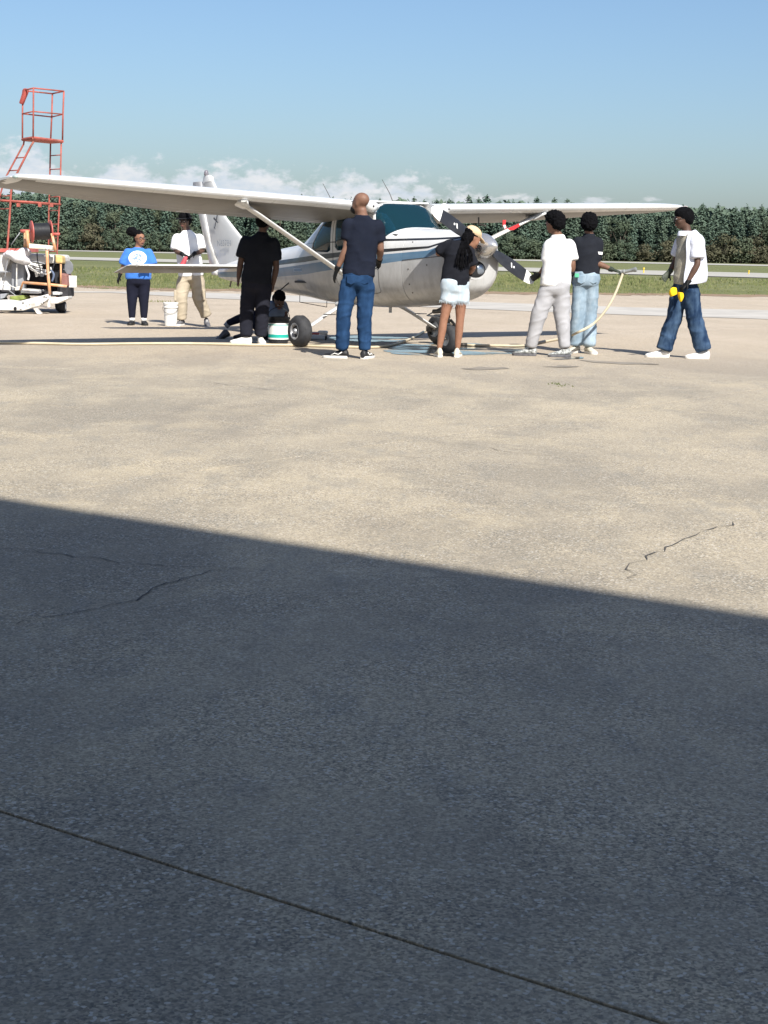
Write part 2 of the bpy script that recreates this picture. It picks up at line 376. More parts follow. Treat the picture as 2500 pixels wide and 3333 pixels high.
# cracks: irregular dark ribbons lying in the paving
def crack(pts, w, seed, jit=.022, taper=True):
    random.seed(seed); P = []
    for i in range(len(pts)-1):
        a, b = gnd(*pts[i]), gnd(*pts[i+1]); n = max(3, int((b-a).length/.07))
        for k in range(n): P.append(a.lerp(b, k/n)+V((random.uniform(-jit, jit), random.uniform(-jit, jit)*1.6, 0)))
    P.append(gnd(*pts[-1])); mb = MB(); L, Rr = [], []
    for i, p in enumerate(P):
        d = (P[min(i+1, len(P)-1)]-P[max(i-1, 0)]).normalized(); nrm = V((-d.y, d.x, 0))
        ww = w*.36*random.uniform(.2, 1.6)*(.15 if random.random() < .12 else 1)*(min(1, 6*min(i+.3, len(P)-i-.7)/len(P)) if taper else 1)
        L.append(p+nrm*ww+V((0, 0, .0035))); Rr.append(p-nrm*ww+V((0, 0, .0035)))
    mb.loft([L, Rr], cap=False, closed=False); mb.build('crack', MATS['crack_fill'], apron)
crack([(-60, 1780), (150, 1797), (380, 1830), (560, 1843), (770, 1848), (960, 1862)], .006, 1)
crack([(380, 1966), (440, 1955), (500, 1915), (590, 1885), (690, 1862), (760, 1853)], .008, 2)
crack([(-40, 2035), (110, 2018), (280, 1985), (400, 1963)], .006, 3)
crack([(2052, 1892), (2060, 1875), (2046, 1850), (2110, 1812), (2200, 1765), (2290, 1728), (2400, 1700), (2560, 1682)], .009, 4)
crack([(1480, 1445), (1560, 1452), (1640, 1470), (1760, 1484)], .006, 5)
crack([(1250, 1478), (1330, 1490), (1430, 1497)], .005, 6)
crack([(2180, 1420), (2330, 1430), (2520, 1440)], .006, 7)
crack([(640, 1240), (760, 1255), (900, 1272), (1010, 1280)], .012, 8)
crack([(2190, 1072), (2300, 1068), (2560, 1062)], .02, 9)
# water run off the aeroplane
def puddle(pts, seed, z=.005, name='puddle'):
    mb = MB(); P = crspline([gnd(*p) for p in pts+[pts[0]]], 8)[:-1]
    P = [V((p.x+.10*mnoise.noise(V((p.x*3, p.y*3, seed))), p.y+.22*mnoise.noise(V((p.x*3+9, p.y*2, seed))), z)) for p in P]
    c = sum(P, V())/len(P); mb.add(P+[V((c.x, c.y, z))], [(i, (i+1) % len(P), len(P)) for i in range(len(P))])
    tag(mb.build(name, MATS['wet'], fix=False), kind='structure')
puddle([(1235, 1133), (1330, 1122), (1470, 1116), (1600, 1122), (1720, 1126), (1745, 1136), (1700, 1150), (1560, 1157), (1400, 1158), (1280, 1150)], 1)
puddle([(1075, 1098), (1180, 1092), (1310, 1098), (1330, 1108), (1220, 1114), (1090, 1108)], 2)
puddle([(1740, 1164), (1840, 1160), (1900, 1166), (1830, 1172)], 3)
sd = simple('damp_concrete', (.235, .205, .165), .7, 0, .25, 2.2, kind='World', spec=.4)
for i, pts in enumerate([[(1505, 1201), (1530, 1199), (1560, 1194), (1610, 1197), (1640, 1196), (1655, 1201), (1590, 1203), (1560, 1207)], [(1765, 1194), (1800, 1193), (1830, 1190), (1890, 1195), (1840, 1197)], [(1870, 1172), (2000, 1178), (2150, 1186), (2010, 1186)]]):
    mb = MB(); P = [V((*p.xy, .004)) for p in crspline([gnd(*p) for p in pts+[pts[0]]], 6)[:-1]]
    P = [p+V((.05*mnoise.noise(V((p.x*5, p.y*5, i))), .16*mnoise.noise(V((p.x*4+3, p.y*4, i))), 0)) for p in P]
    cc_ = sum(P, V())/len(P); mb.add(P+[cc_], [(k, (k+1) % len(P), len(P)) for k in range(len(P))]); mb.build('damp_patch', sd, apron, fix=False)

# ---- grass blades along the verge and over the field as far as they show
random.seed(5); gb = MB()
for k in range(15000):
    t = random.random()**1.6; i = random.random()*(len(epts)-2); e = epts[int(i)].lerp(epts[int(i)+1], i-int(i))
    p = V((e.x*(1+t*.35)+random.uniform(-.2, .2), e.y+.15+t*42, .02))
    if abs(p.x) > .33*p.y+3: continue
    if t < .02 and random.random() < .5: continue
    hgt = random.uniform(.03, .075)*(1+1.1*t)*(1.8 if random.random() < .06 else 1); a = random.uniform(0, math.pi); w = hgt*random.uniform(.5, 1.0)*(1+t)
    dx, dy = math.cos(a)*w, math.sin(a)*w*.5; lean = V((random.uniform(-.5, .5)*hgt, random.uniform(-.3, .3)*hgt, hgt))
    gb.add([p+V((-dx, -dy, -.02)), p+V((-dx*.2, -dy*.2, -.02)), p+lean+V((-dx*.8, 0, 0)), p+V((dx*.2, dy*.2, -.02)), p+V((dx, dy, -.02)), p-lean*.3+V((dx*.9, dy, hgt*1.2))], [(0, 1, 2), (3, 4, 5)])
for cx, cy in ((1818, 1253), (505, 983), (330, 940)):       # weeds in the joints
    g0 = gnd(cx, cy)
    for k in range(46 if cy < 1000 else 16):
        p = g0+V((random.gauss(0, .22 if cy < 1000 else .05), random.gauss(0, .12), 0)); hh = random.uniform(.012, .03)*(2.4 if cy < 1000 else 1)
        gb.add([p, p+V((.015, 0, 0)), p+V((random.uniform(-.03, .03), 0, hh))], [(0, 1, 2)])
tag(gb.build('grass', MATS['grass_blade'], fix=False), 'short mown grass growing between the apron and the taxiway', 'grass', kind='stuff')

# ---- forest edge beyond the runway
def leafmat(name, a, b, c3):
    s = NT(name); oi = s.n('ShaderNodeObjectInfo'); c = s.coord('World')
    m1 = s.mix(s.rng(s.noise(c, .35, 3, .6), .35, .65), a, b)
    m2 = s.mix(s.math('MULTIPLY', oi.outputs['Random'], .65), m1, c3)
    s.bsdf(m2, .85, 0, None, .15)
leafmat('pine_needles', (.052, .090, .070), (.104, .152, .114), (.104, .136, .094))  # distance haze put into the needle colour: paler and bluer
leafmat('broad_leaves', (.040, .062, .044), (.078, .104, .066), (.085, .098, .060))
leafmat('rusty_leaves', (.062, .066, .040), (.090, .088, .052), (.085, .078, .05))
bark = simple('bark', (.085, .068, .052), .95, 0, .3, 2)
def leafquad(mb, p, nrm, s, mi=0):
    a, b = frame_for(nrm, V((random.uniform(-1, 1), random.uniform(-1, 1), random.uniform(-1, 1))).normalized())
    w = s*random.uniform(.6, 1.2); h = s*random.uniform(.6, 1.2)
    mb.add([p-a*w, p-b*h*.6, p+a*w, p+b*h], [(0, 1, 2, 3)], mi)
def pine_mesh(seed, bushy=1.0):
    random.seed(seed); tr = MB(); tr.tube([(0, 0, -.3), (.1, 0, 6), (.15, .1, 15.6)], [.26, .17, .03], 6)
    cr = MB(); z = 1.2
    while z < 16.4:
        t = z/16.8; rmax = (2.9*(1-t)**.52*bushy+.10)*random.uniform(.75, 1.15)
        if z < 3: rmax *= .8
        nb = 8 if t < .75 else 6; a0 = random.random()*6.28
        for k in range(nb):
            a = a0+k*6.28/nb+random.uniform(-.3, .3); r = rmax*random.uniform(.65, 1.15); up = random.uniform(.05, .35)
            m = max(4, int(r*6.0))
            for q in range(m):
                u = (q+.8)/m; p = V((math.cos(a)*r*u, math.sin(a)*r*u, z+r*u*up+random.uniform(-.15, .15)))
                leafquad(cr, p+V((random.gauss(0, .16), random.gauss(0, .16), random.gauss(0, .12))), V((math.cos(a)*.5+random.gauss(0, .45), math.sin(a)*.5+random.gauss(0, .45), .75)).normalized(), .30+.14*(1-u))
        z += random.uniform(.48, .72)
    for k in range(14): leafquad(cr, V((random.gauss(0, .10), random.gauss(0, .10), random.uniform(15.6, 17.0))), V((random.gauss(0, 1), random.gauss(0, 1), .6)).normalized(), .22)
    return tr, cr
def broad_mesh(seed, H=12.0, W=3.6):
    random.seed(seed); tr = MB(); tr.tube([(0, 0, -.3), (.15, .1, H*.35), (.1, .2, H*.75)], [.24, .17, .05], 6)
    for k in range(4):
        a = random.random()*6.28; tr.tube([(0, 0, H*.3), (math.cos(a)*W*.5, math.sin(a)*W*.5, H*(.5+.08*k))], [.11, .03], 5)
    cr = MB(); cl = []
    for k in range(26):
        t = random.random(); z = H*(.12+.82*t); r = W*(1-abs(t-.42)**2*2.0)*random.uniform(.25, .95); a = random.random()*6.28
        cl.append((V((math.cos(a)*r, math.sin(a)*r, z)), random.uniform(.8, 1.5)))
    for c0, rr in cl:
        for q in range(60):
            d = V((random.gauss(0, 1), random.gauss(0, 1), random.gauss(0, 1))).normalized()
            leafquad(cr, c0+V((d.x*rr, d.y*rr, d.z*rr*.8)), (d+V((random.gauss(0, .4), random.gauss(0, .4), .3))).normalized(), .27)
    return tr, cr
VAR = []
for i in range(5): t_, c_ = pine_mesh(100+i, random.choice((.95, 1.1, 1.25))); VAR.append(('pine_tree', t_.mesh('trunk', bark, True), c_.mesh('crown', MATS['pine_needles'], fix=False)))
for i in range(3): t_, c_ = broad_mesh(200+i, 12.5, 3.9); VAR.append(('broadleaf_tree', t_.mesh('trunk', bark, True), c_.mesh('crown', MATS['broad_leaves'], fix=False)))
t_, c_ = broad_mesh(300, 6.5, 3.2); VAR.append(('shrub', t_.mesh('trunk', bark, True), c_.mesh('crown', MATS['rusty_leaves'], fix=False)))
t_, c_ = broad_mesh(301, 6.0, 3.2); VAR.append(('shrub', t_.mesh('trunk', bark, True), c_.mesh('crown', MATS['broad_leaves'], fix=False)))
LAB = {'pine_tree': ('dark green pine standing in the forest edge beyond the runway', 'tree', 'pines of the forest edge'),
       'broadleaf_tree': ('rounded broadleaf tree among the pines of the forest edge', 'tree', 'broadleaf trees of the forest edge'),
       'shrub': ('low shrub at the foot of the forest edge', 'shrub', 'shrubs at the foot of the forest')}
def plant(vi, x, y, sc, rz, sxy=1.0):
    nm, tm, cm = VAR[vi]; e = empty(nm, (x, y, 0), *LAB[nm]); e.scale = (sc*sxy, sc*sxy, sc); e.rotation_euler = (0, 0, rz)
    for pn, me in (('trunk', tm), ('crown', cm)):
        o = bpy.data.objects.new(pn, me); link(o, e)
TY = 462.0
random.seed(21)
for row, (dy, sp, hs_) in enumerate(((0, 4.6, .90), (5.5, 4.7, .99), (11.5, 5.2, 1.06))):
    x = -140.0+row*1.7
    while x < 150:
        vi = random.choice((0, 1, 2, 3, 4, 0, 1, 2, 3, 4, 0, 2, 5, 6, 7)) if row < 2 else random.choice((0, 1, 2, 3, 4, 4, 6))
        sc = hs_*(random.uniform(.86, 1.02) if row < 2 else random.uniform(.88, 1.0))*(1.0 if vi < 5 else 1.12)*(1+.03*math.sin(x*.06))
        plant(vi, x+random.uniform(-1, 1), TY+dy+random.uniform(-1.6, 1.6), sc, random.random()*6.28, random.uniform(.9, 1.15))
        x += sp*random.uniform(.7, 1.25)
x = -140.0
while x < 150:
    vi = 8 if (88 < x < 112 and random.random() < .8) or random.random() < .12 else 9
    plant(vi, x, TY-3.6+random.uniform(-1, 1), random.uniform(.75, 1.25), random.random()*6.28, 1.15); x += random.uniform(3.2, 6.2)
# the wood behind, one mass
random.seed(33); wd = MB()
for k in range(60000):
    x = random.uniform(-190, 200); y = TY+random.uniform(14, 34); hmax = 15.6+1.2*mnoise.noise(V((x*.12, y*.1, 0)))+1.3*mnoise.noise(V((x*.5, y*.3, 5)))
    z = hmax*random.random()**.9
    leafquad(wd, V((x, y, z)), V((random.gauss(0, .6), random.gauss(-.5, .6), .7)).normalized(), .95)
tag(wd.build('forest', MATS['pine_needles'], fix=False), 'dense dark wood filling in behind the forest edge', 'forest', kind='stuff')
# yellow runway edge markers
ym = simple('marker_yellow', (.72, .52, .06), .5, 0, .1, 4)
def marker(px_, top, bot, lab):
    b = gnd(px_, bot); H = (at(px_, top, b.y)-b).z; e = empty('runway_marker', tuple(b), lab, 'marker', 'yellow markers by the taxiway')
    a = MB(); a.lathe((0, 0, 0), (0, 0, 1), [(0, .07), (.03, .07), (.035, .045), (H*.75, .045), (H*.76, .075), (H, .065)], 12); a.build('post', ym, e, True, sharp=35)
    a = MB(); a.lathe((0, 0, -.01), (0, 0, 1), [(0, .16), (.03, .15)], 14); a.build('base', MATS['pale_concrete'], e)
marker(2095, 871, 890, 'yellow marker post by the taxiway, beside the walking man')
marker(2437, 880, 894, 'yellow marker post by the taxiway, at the far right')

# ================================================================== AEROPLANE
PSC = 1.016                                                # size of the aeroplane
PX, PY, TH, PP = 0.5363*PSC, 19.794*PSC, .6241, .0144
HD = V((math.sin(TH), -math.cos(TH), 0)); RT = V((HD.y, -HD.x, 0))
root_loc = V((PX, PY, 0))-HD*1.2*PSC
plane = empty('airplane', tuple(root_loc), 'white high wing propeller airplane with blue and black stripes being washed', 'airplane', rot=(0, -PP, math.atan2(HD.y, HD.x))); plane.scale = (PSC,)*3
PLM = Matrix.Translation(root_loc) @ Matrix.Rotation(math.atan2(HD.y, HD.x), 4, 'Z') @ Matrix.Rotation(-PP, 4, 'Y') @ Matrix.Scale(PSC, 4)
def Q(x, y, z): return V((x+1.2, -y, z))                 # x ahead of the firewall, y to starboard, z up
# ---- materials
s = NT('plane_paint'); co = s.n('ShaderNodeTexCoord'); sx_ = s.n('ShaderNodeSeparateXYZ'); s.l(co.outputs['Object'], sx_.inputs[0])
X, Z = sx_.outputs[0], sx_.outputs[2]
def curve(pts, lo=-4.4, hi=2.2):
    f = s.rng(X, lo, hi, 0, 1, False); fc = s.n('ShaderNodeFloatCurve'); s.l(f, fc.inputs['Value']); cm = fc.mapping.curves[0]
    pts = [((p[0]+1.2-lo)/(hi-lo), p[1]/2.0) for p in pts]
    cm.points[0].location = pts[0]; cm.points[1].location = pts[-1]
    for p in pts[1:-1]: cm.points.new(*p)
    for p in cm.points: p.handle_type = 'VECTOR'
    fc.mapping.update(); return s.math('MULTIPLY', fc.outputs[0], 2.0)
def between(a, b): return s.math('MULTIPLY', s.math('GREATER_THAN', Z, a), s.math('LESS_THAN', Z, b))
thin_lo = curve([(-5.5, 1.16), (-3.0, 1.24), (-2.1, 1.30), (-.34, 1.315), (.5, 1.325), (.78, 1.335), (.95, 1.36)])
thin_hi = curve([(-5.5, 1.162), (-3.0, 1.243), (-2.1, 1.305), (-.34, 1.343), (.5, 1.35), (.78, 1.36), (.95, 1.375)])
blk_lo = curve([(-5.5, .94), (-3.4, 1.00), (-2.2, 1.06), (-1.2, 1.13), (-.34, 1.18), (.45, 1.225), (.62, 1.27), (.78, 1.325), (.95, 1.36)])
blk_hi = curve([(-5.5, .97), (-3.4, 1.06), (-2.2, 1.13), (-1.2, 1.19), (-.34, 1.222), (.45, 1.252), (.62, 1.295), (.78, 1.345), (.95, 1.37)])
blu_lo = curve([(-5.5, .84), (-3.4, .845), (-2.2, .90), (-1.2, .985), (-.34, 1.045), (.45, 1.12), (.66, 1.19), (.85, 1.29), (.95, 1.34)])
blu_hi = curve([(-5.5, .90), (-3.4, .955), (-2.2, 1.03), (-1.2, 1.10), (-.34, 1.155), (.45, 1.20), (.62, 1.25), (.80, 1.32), (.95, 1.35)])
cobj = s.coord('Object'); n1 = s.noise(cobj, 1.6, 5, .65); n2 = s.noise(s.coord('Object', (1, 1, .35)), 7, 6, .7); n3 = s.noise(cobj, 26, 3, .6)
wht = s.mix(s.rng(n1, .35, .65), (.60, .605, .605), (.70, .70, .69))
lowr = s.rng(Z, .55, 1.0, .75, 0)                         # oil and exhaust grime on the belly skins
wht = s.mix(s.math('MULTIPLY', lowr, s.rng(n2, .38, .66)), wht, (.30, .285, .26))
wht = s.mix(s.rng(n2, .62, .76, 0, .35), wht, (.38, .36, .33))
chips = s.math('MULTIPLY', s.rng(s.noise(cobj, 11, 4, .7), .66, .70), s.rng(Z, .95, .6))
wht = s.mix(chips, wht, (.10, .09, .085))
lowp = s.mix(s.rng(n2, .35, .7), (.47, .47, .465), (.36, .355, .345)); wht = s.mix(s.math('MULTIPLY', s.math('LESS_THAN', Z, blu_hi), .8), wht, lowp)   # silver grey lower half
colp = s.mix(between(thin_lo, thin_hi), wht, (.018, .02, .024))
colp = s.mix(between(blk_lo, blk_hi), colp, (.02, .019, .02))
blu = s.mix(s.rng(n1, .35, .65), (.085, .175, .275), (.12, .22, .33))
colp = s.mix(between(blu_lo, blu_hi), colp, blu)
s.bsdf(colp, s.rng(n2, .3, .7, .28, .48), .0, s.bump(s.noise(cobj, 2.2, 3), .10, .02), .5, .35)
s = NT('wing_paint'); cobj = s.coord('Object'); n1 = s.noise(cobj, 1.1, 5, .65); n2 = s.noise(s.coord('Object', (1, 8, 1)), 1.2, 6, .7)
w_ = s.mix(s.rng(n1, .35, .65), (.60, .60, .59), (.68, .68, .67)); w_ = s.mix(s.rng(n2, .55, .75, 0, .35), w_, (.36, .33, .29))
s.bsdf(w_, s.rng(n2, .3, .7, .25, .42), 0, s.bump(s.noise(s.coord('Object', (1, .5, 1)), 3, 3), .12, .02), .5, .3)
s = NT('control_skin'); cobj = s.coord('Object')
wv = s.n('ShaderNodeTexWave'); wv.bands_direction = 'Y'; s.l(cobj, wv.inputs[0]); wv.inputs['Scale'].default_value = 2.2; wv.inputs['Distortion'].default_value = .1
n2 = s.noise(cobj, 3, 5, .7)
s.bsdf(s.mix(s.rng(n2, .4, .7), (.62, .62, .61), (.44, .42, .38)), .33, 0, s.bump(wv.outputs['Fac'], .35, .01), .5, .3)
polished = simple('polished_spinner', (.62, .61, .60), .24, .75, .06, 4)
prop_m = simple('propeller_black', (.022, .024, .030), .5, 0, .2, 6); white_p = simple('white_trim', (.80, .80, .78), .4, 0, .05, 4)
tyre_m = simple('tyre_rubber', (.035, .036, .040), .75, 0, .25, 14, .3, 60); rim_m = simple('wheel_alloy', (.42, .43, .45), .4, .6, .15, 10)
dark_m = simple('dark_recess', (.012, .012, .013), .8); grime_m = simple('grimy_metal', (.12, .11, .10), .55, .6, .3, 12)
seam_m = simple('seam_shadow', (.05, .05, .05), .8); seat_m = simple('seat_cloth', (.10, .095, .09), .9); dash_m = simple('instrument_panel', (.03, .03, .032), .7)
lens_g = simple('green_lens', (.45, .55, .52), .2); lens_r = simple('red_lens', (.55, .48, .46), .2)
s = NT('tinted_glass'); fr = s.n('ShaderNodeFresnel'); fr.inputs['IOR'].default_value = 1.5
tb = s.n('ShaderNodeBsdfTransparent'); tb.inputs[0].default_value = (.24, .47, .56, 1); gl = s.n('ShaderNodeBsdfGlossy'); gl.inputs['Roughness'].default_value = .03
df = s.n('ShaderNodeBsdfDiffuse'); df.inputs[0].default_value = (.045, .20, .28, 1)
m0 = s.n('ShaderNodeMixShader'); m0.inputs[0].default_value = .13; s.l(tb.outputs[0], m0.inputs[1]); s.l(df.outputs[0], m0.inputs[2])
m1 = s.n('ShaderNodeMixShader'); s.l(fr.outputs[0], m1.inputs[0]); s.l(m0.outputs[0], m1.inputs[1]); s.l(gl.outputs[0], m1.inputs[2]); s.l(m1.outputs[0], s.out.inputs[0])
PAINT, WING, CTRL, GLASS = MATS['plane_paint'], MATS['wing_paint'], MATS['control_skin'], MATS['tinted_glass']

# ---- fuselage shape
ST = [  # x, half width, bottom, top, exponent low, exponent high, height of the widest point
 (.93, .270, .80, 1.385, 2.3, 2.2, 1.12), (.90, .315, .755, 1.405, 2.4, 2.3, 1.10), (.82, .355, .69, 1.42, 2.5, 2.4, 1.08), (.70, .385, .635, 1.432, 2.6, 2.5, 1.06), (.50, .415, .59, 1.445, 2.7, 2.6, 1.05),
 (.25, .44, .56, 1.458, 2.8, 2.7, 1.04), (0, .46, .54, 1.468, 2.9, 2.8, 1.04), (-.17, .475, .53, 1.478, 3.0, 2.9, 1.04), (-.24, .48, .525, 1.51, 3.1, 2.9, 1.05), (-.34, .487, .52, 1.60, 3.2, 3.0, 1.07),
 (-.44, .492, .513, 1.685, 3.3, 3.3, 1.09), (-.52, .496, .508, 1.745, 3.4, 3.7, 1.10), (-.60, .50, .505, 1.785, 3.5, 4.2, 1.10), (-.75, .50, .50, 1.80, 3.5, 4.6, 1.10), (-1.2, .50, .505, 1.80, 3.4, 4.6, 1.10), (-1.55, .495, .515, 1.775, 3.2, 4.2, 1.10),
 (-1.8, .48, .525, 1.70, 3.0, 3.6, 1.09), (-2.05, .455, .54, 1.575, 2.8, 3.0, 1.08), (-2.3, .42, .56, 1.445, 2.6, 2.6, 1.06), (-2.55, .385, .585, 1.345, 2.4, 2.3, 1.03), (-2.9, .335, .61, 1.295, 2.2, 2.2, 1.00),
 (-3.4, .270, .65, 1.245, 2.1, 2.1, .98), (-4.0, .19, .70, 1.175, 2.0, 2.0, .96), (-4.6, .115, .76, 1.10, 2, 2, .95), (-5.0, .07, .80, 1.03, 2, 2, .93), (-5.2, .035, .83, .99, 2, 2, .92)]
def dense(x0, x1, step=.06):
    n = max(2, int(round(abs(x1-x0)/step))); return [x0+(x1-x0)*i/n for i in range(n+1)]
_sx = [-a[0] for a in ST]
def sect(x):
    def cub(k):
        # smooth interpolation through the stations
        xs = _sx; ys = [a[k] for a in ST]; u = -x
        if u <= xs[0]: return ys[0]
        if u >= xs[-1]: return ys[-1]
        i = max(j for j in range(len(xs)) if xs[j] <= u); i = min(i, len(xs)-2)
        h = xs[i+1]-xs[i]; t = (u-xs[i])/h
        def sl_(j):
            if j == 0: return (ys[1]-ys[0])/(xs[1]-xs[0])
            if j == len(xs)-1: return (ys[-1]-ys[-2])/(xs[-1]-xs[-2])
            a, b = (ys[j]-ys[j-1])/(xs[j]-xs[j-1]), (ys[j+1]-ys[j])/(xs[j+1]-xs[j])
            return 0 if a*b <= 0 else 2*a*b/(a+b)
        m0_, m1_ = sl_(i), sl_(i+1)
        return (2*t**3-3*t*t+1)*ys[i]+(t**3-2*t*t+t)*h*m0_+(-2*t**3+3*t*t)*ys[i+1]+(t**3-t*t)*h*m1_
    return [cub(k) for k in range(1, 7)]
def fring(x, inset=0.0, n=64):
    w, zb, zt, eb, et, zc = sect(x); w -= inset; zb += inset; zt -= inset; r = []
    for t in range(n):
        a = 2*math.pi*t/n; c_, s_ = math.cos(a), math.sin(a)
        e = et if s_ >= 0 else eb; hgt = (zt-zc) if s_ >= 0 else (zc-zb)
        r.append(Q(x, math.copysign(abs(c_)**(2/e), c_)*w, zc+math.copysign(abs(s_)**(2/e), s_)*hgt))
    return r
def boolean(o, cut, op):
    m = o.modifiers.new('b', 'BOOLEAN'); m.operation = op; m.solver = 'EXACT'; m.object = cut
    dg = bpy.context.evaluated_depsgraph_get(); nm = bpy.data.meshes.new_from_object(o.evaluated_get(dg))
    o.modifiers.clear(); old_ = o.data; o.data = nm; bpy.data.meshes.remove(old_)
SW = {'door': [(-.72, 1.66), (-.57, 1.27), (-.68, 1.225), (-1.34, 1.205), (-1.40, 1.25), (-1.40, 1.67)],
      'rear': [(-1.50, 1.66), (-1.50, 1.21), (-1.56, 1.185), (-1.90, 1.195), (-1.985, 1.235), (-1.97, 1.30), (-1.70, 1.62)],
      'screen': [(-.645, 1.775), (-.47, 1.372), (-.36, 1.355), (-.19, 1.497), (.12, 1.60), (.12, 1.95), (-.50, 1.95), (-.60, 1.782)],
      'back': [(-1.98, 1.66), (-2.06, 1.50), (-2.36, 1.365), (-2.42, 1.50), (-2.2, 1.75)]}
def cutter(poly, y0, y1):
    mb = MB(); mb.prism([Q(x, y0, z) for x, z in poly], Q(0, y1, 0)-Q(0, y0, 0)); return mb
xs_f = dense(-.008, -.16, .05)+dense(-.18, -.62, .03)+dense(-.66, -2.6, .07)+dense(-2.7, -5.2, .12)
fu = MB(); fu.loft([fring(x) for x in xs_f]); fu.loft([list(reversed(fring(x, .022))) for x in dense(-.20, -2.45, .05)])
fuse = fu.build('fuselage', PAINT, plane, fix=False)
cuts = []
for k, p in SW.items():
    if k in ('door', 'rear'): cuts += [cutter(p, .25, .9), cutter(p, -.9, -.25)]
    elif k == 'screen': cuts.append(cutter(p, -.9, .9))
    else: cuts.append(cutter(p, -.27, .27))
cm_ = MB()
for c_ in cuts: cm_.add(c_.v, c_.f)
cobj_ = cm_.build('cut_t', PAINT, plane)
# normals of the cavity must point into it
bm = bmesh.new(); bm.from_mesh(fuse.data); bmesh.ops.recalc_face_normals(bm, faces=bm.faces)
lone = [f for f in bm.faces]
bm.to_mesh(fuse.data); bm.free()
boolean_in = fuse
def split_shell(o):
    # outer skin outward, inner skin flipped
    bm = bmesh.new(); bm.from_mesh(o.data); bm.faces.ensure_lookup_table(); seen = set(); groups = []
    for f in bm.faces:
        if f.index in seen: continue
        st = [f]; g = []; seen.add(f.index)
        while st:
            q = st.pop(); g.append(q)
            for e in q.edges:
                for h_ in e.link_faces:
                    if h_.index not in seen: seen.add(h_.index); st.append(h_)
        groups.append(g)
    groups.sort(key=lambda g: -max(v.co.x for f in g for v in f.verts)+min(v.co.x for f in g for v in f.verts))
    if len(groups) > 1: bmesh.ops.reverse_faces(bm, faces=groups[1])
    bm.to_mesh(o.data); bm.free()
split_shell(fuse)
boolean(fuse, cobj_, 'DIFFERENCE'); bpy.data.objects.remove(cobj_)
s = NT('underside_shade'); cobj = s.coord('Object'); n1 = s.noise(cobj, 1.4, 6, .68); n2 = s.noise(s.coord('Object', (1, 7, 1)), 1.3, 6, .7)   # shade painted into the lower skins, with oil streaks
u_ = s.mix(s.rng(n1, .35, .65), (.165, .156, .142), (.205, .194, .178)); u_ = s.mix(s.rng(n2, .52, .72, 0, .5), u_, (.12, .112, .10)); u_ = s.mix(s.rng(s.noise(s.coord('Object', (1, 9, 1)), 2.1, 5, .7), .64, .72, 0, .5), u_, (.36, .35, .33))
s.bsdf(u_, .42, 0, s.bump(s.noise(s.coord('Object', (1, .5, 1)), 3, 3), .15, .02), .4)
def shade_lower_skin(o, lim=-.45):  # downward faces get the paint darkened as shade
    o.data.materials.append(MATS['underside_shade'])
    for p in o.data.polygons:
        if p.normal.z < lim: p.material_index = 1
def shade(o, ang=35):
    o.data.polygons.foreach_set('use_smooth', [True]*len(o.data.polygons)); o.data.set_sharp_from_angle(angle=R(ang))
shade(fuse, 30)
# panes follow the skin, set just inside it
def pane(name, key, y0, y1, x0, x1):
    g = MB(); g.loft([fring(x, .006) for x in dense(x0, x1, .03)], cap=True); o = g.build(name, GLASS, plane)
    k = cutter(SW[key], y0, y1).build('k_t', GLASS, plane); boolean(o, k, 'INTERSECT'); bpy.data.objects.remove(k)
    bm = bmesh.new(); bm.from_mesh(o.data)
    # keep only the skin surface of the wedge (drop the faces made by the cutter)
    dele = []
    for f in bm.faces:
        cpt = f.calc_center_median(); x_ = cpt.x-1.2; w, zb, zt, eb, et, zc = sect(x_); w -= .006; zt -= .006; zb += .006
        e = et if cpt.z > zc else eb; hgt = (zt-zc) if cpt.z > zc else (zc-zb)
        v_ = (abs(cpt.y)/w)**e+(abs(cpt.z-zc)/hgt)**e
        if v_ < .93 : dele.append(f)
    bmesh.ops.delete(bm, geom=dele, context='FACES'); bm.to_mesh(o.data); bm.free()
    sd_ = o.modifiers.new('thick', 'SOLIDIFY'); sd_.thickness = .004
    shade(o, 40); return o
pane('windshield', 'screen', -.9, .9, -.02, -.85)
pane('door_window', 'door', .2, .9, -.5, -1.5); pane('door_window', 'door', -.9, -.2, -.5, -1.5)
pane('rear_side_window', 'rear', .2, .9, -1.4, -2.1); pane('rear_side_window', 'rear', -.9, -.2, -1.4, -2.1)
pane('rear_window', 'back', -.27, .27, -1.8, -2.6)
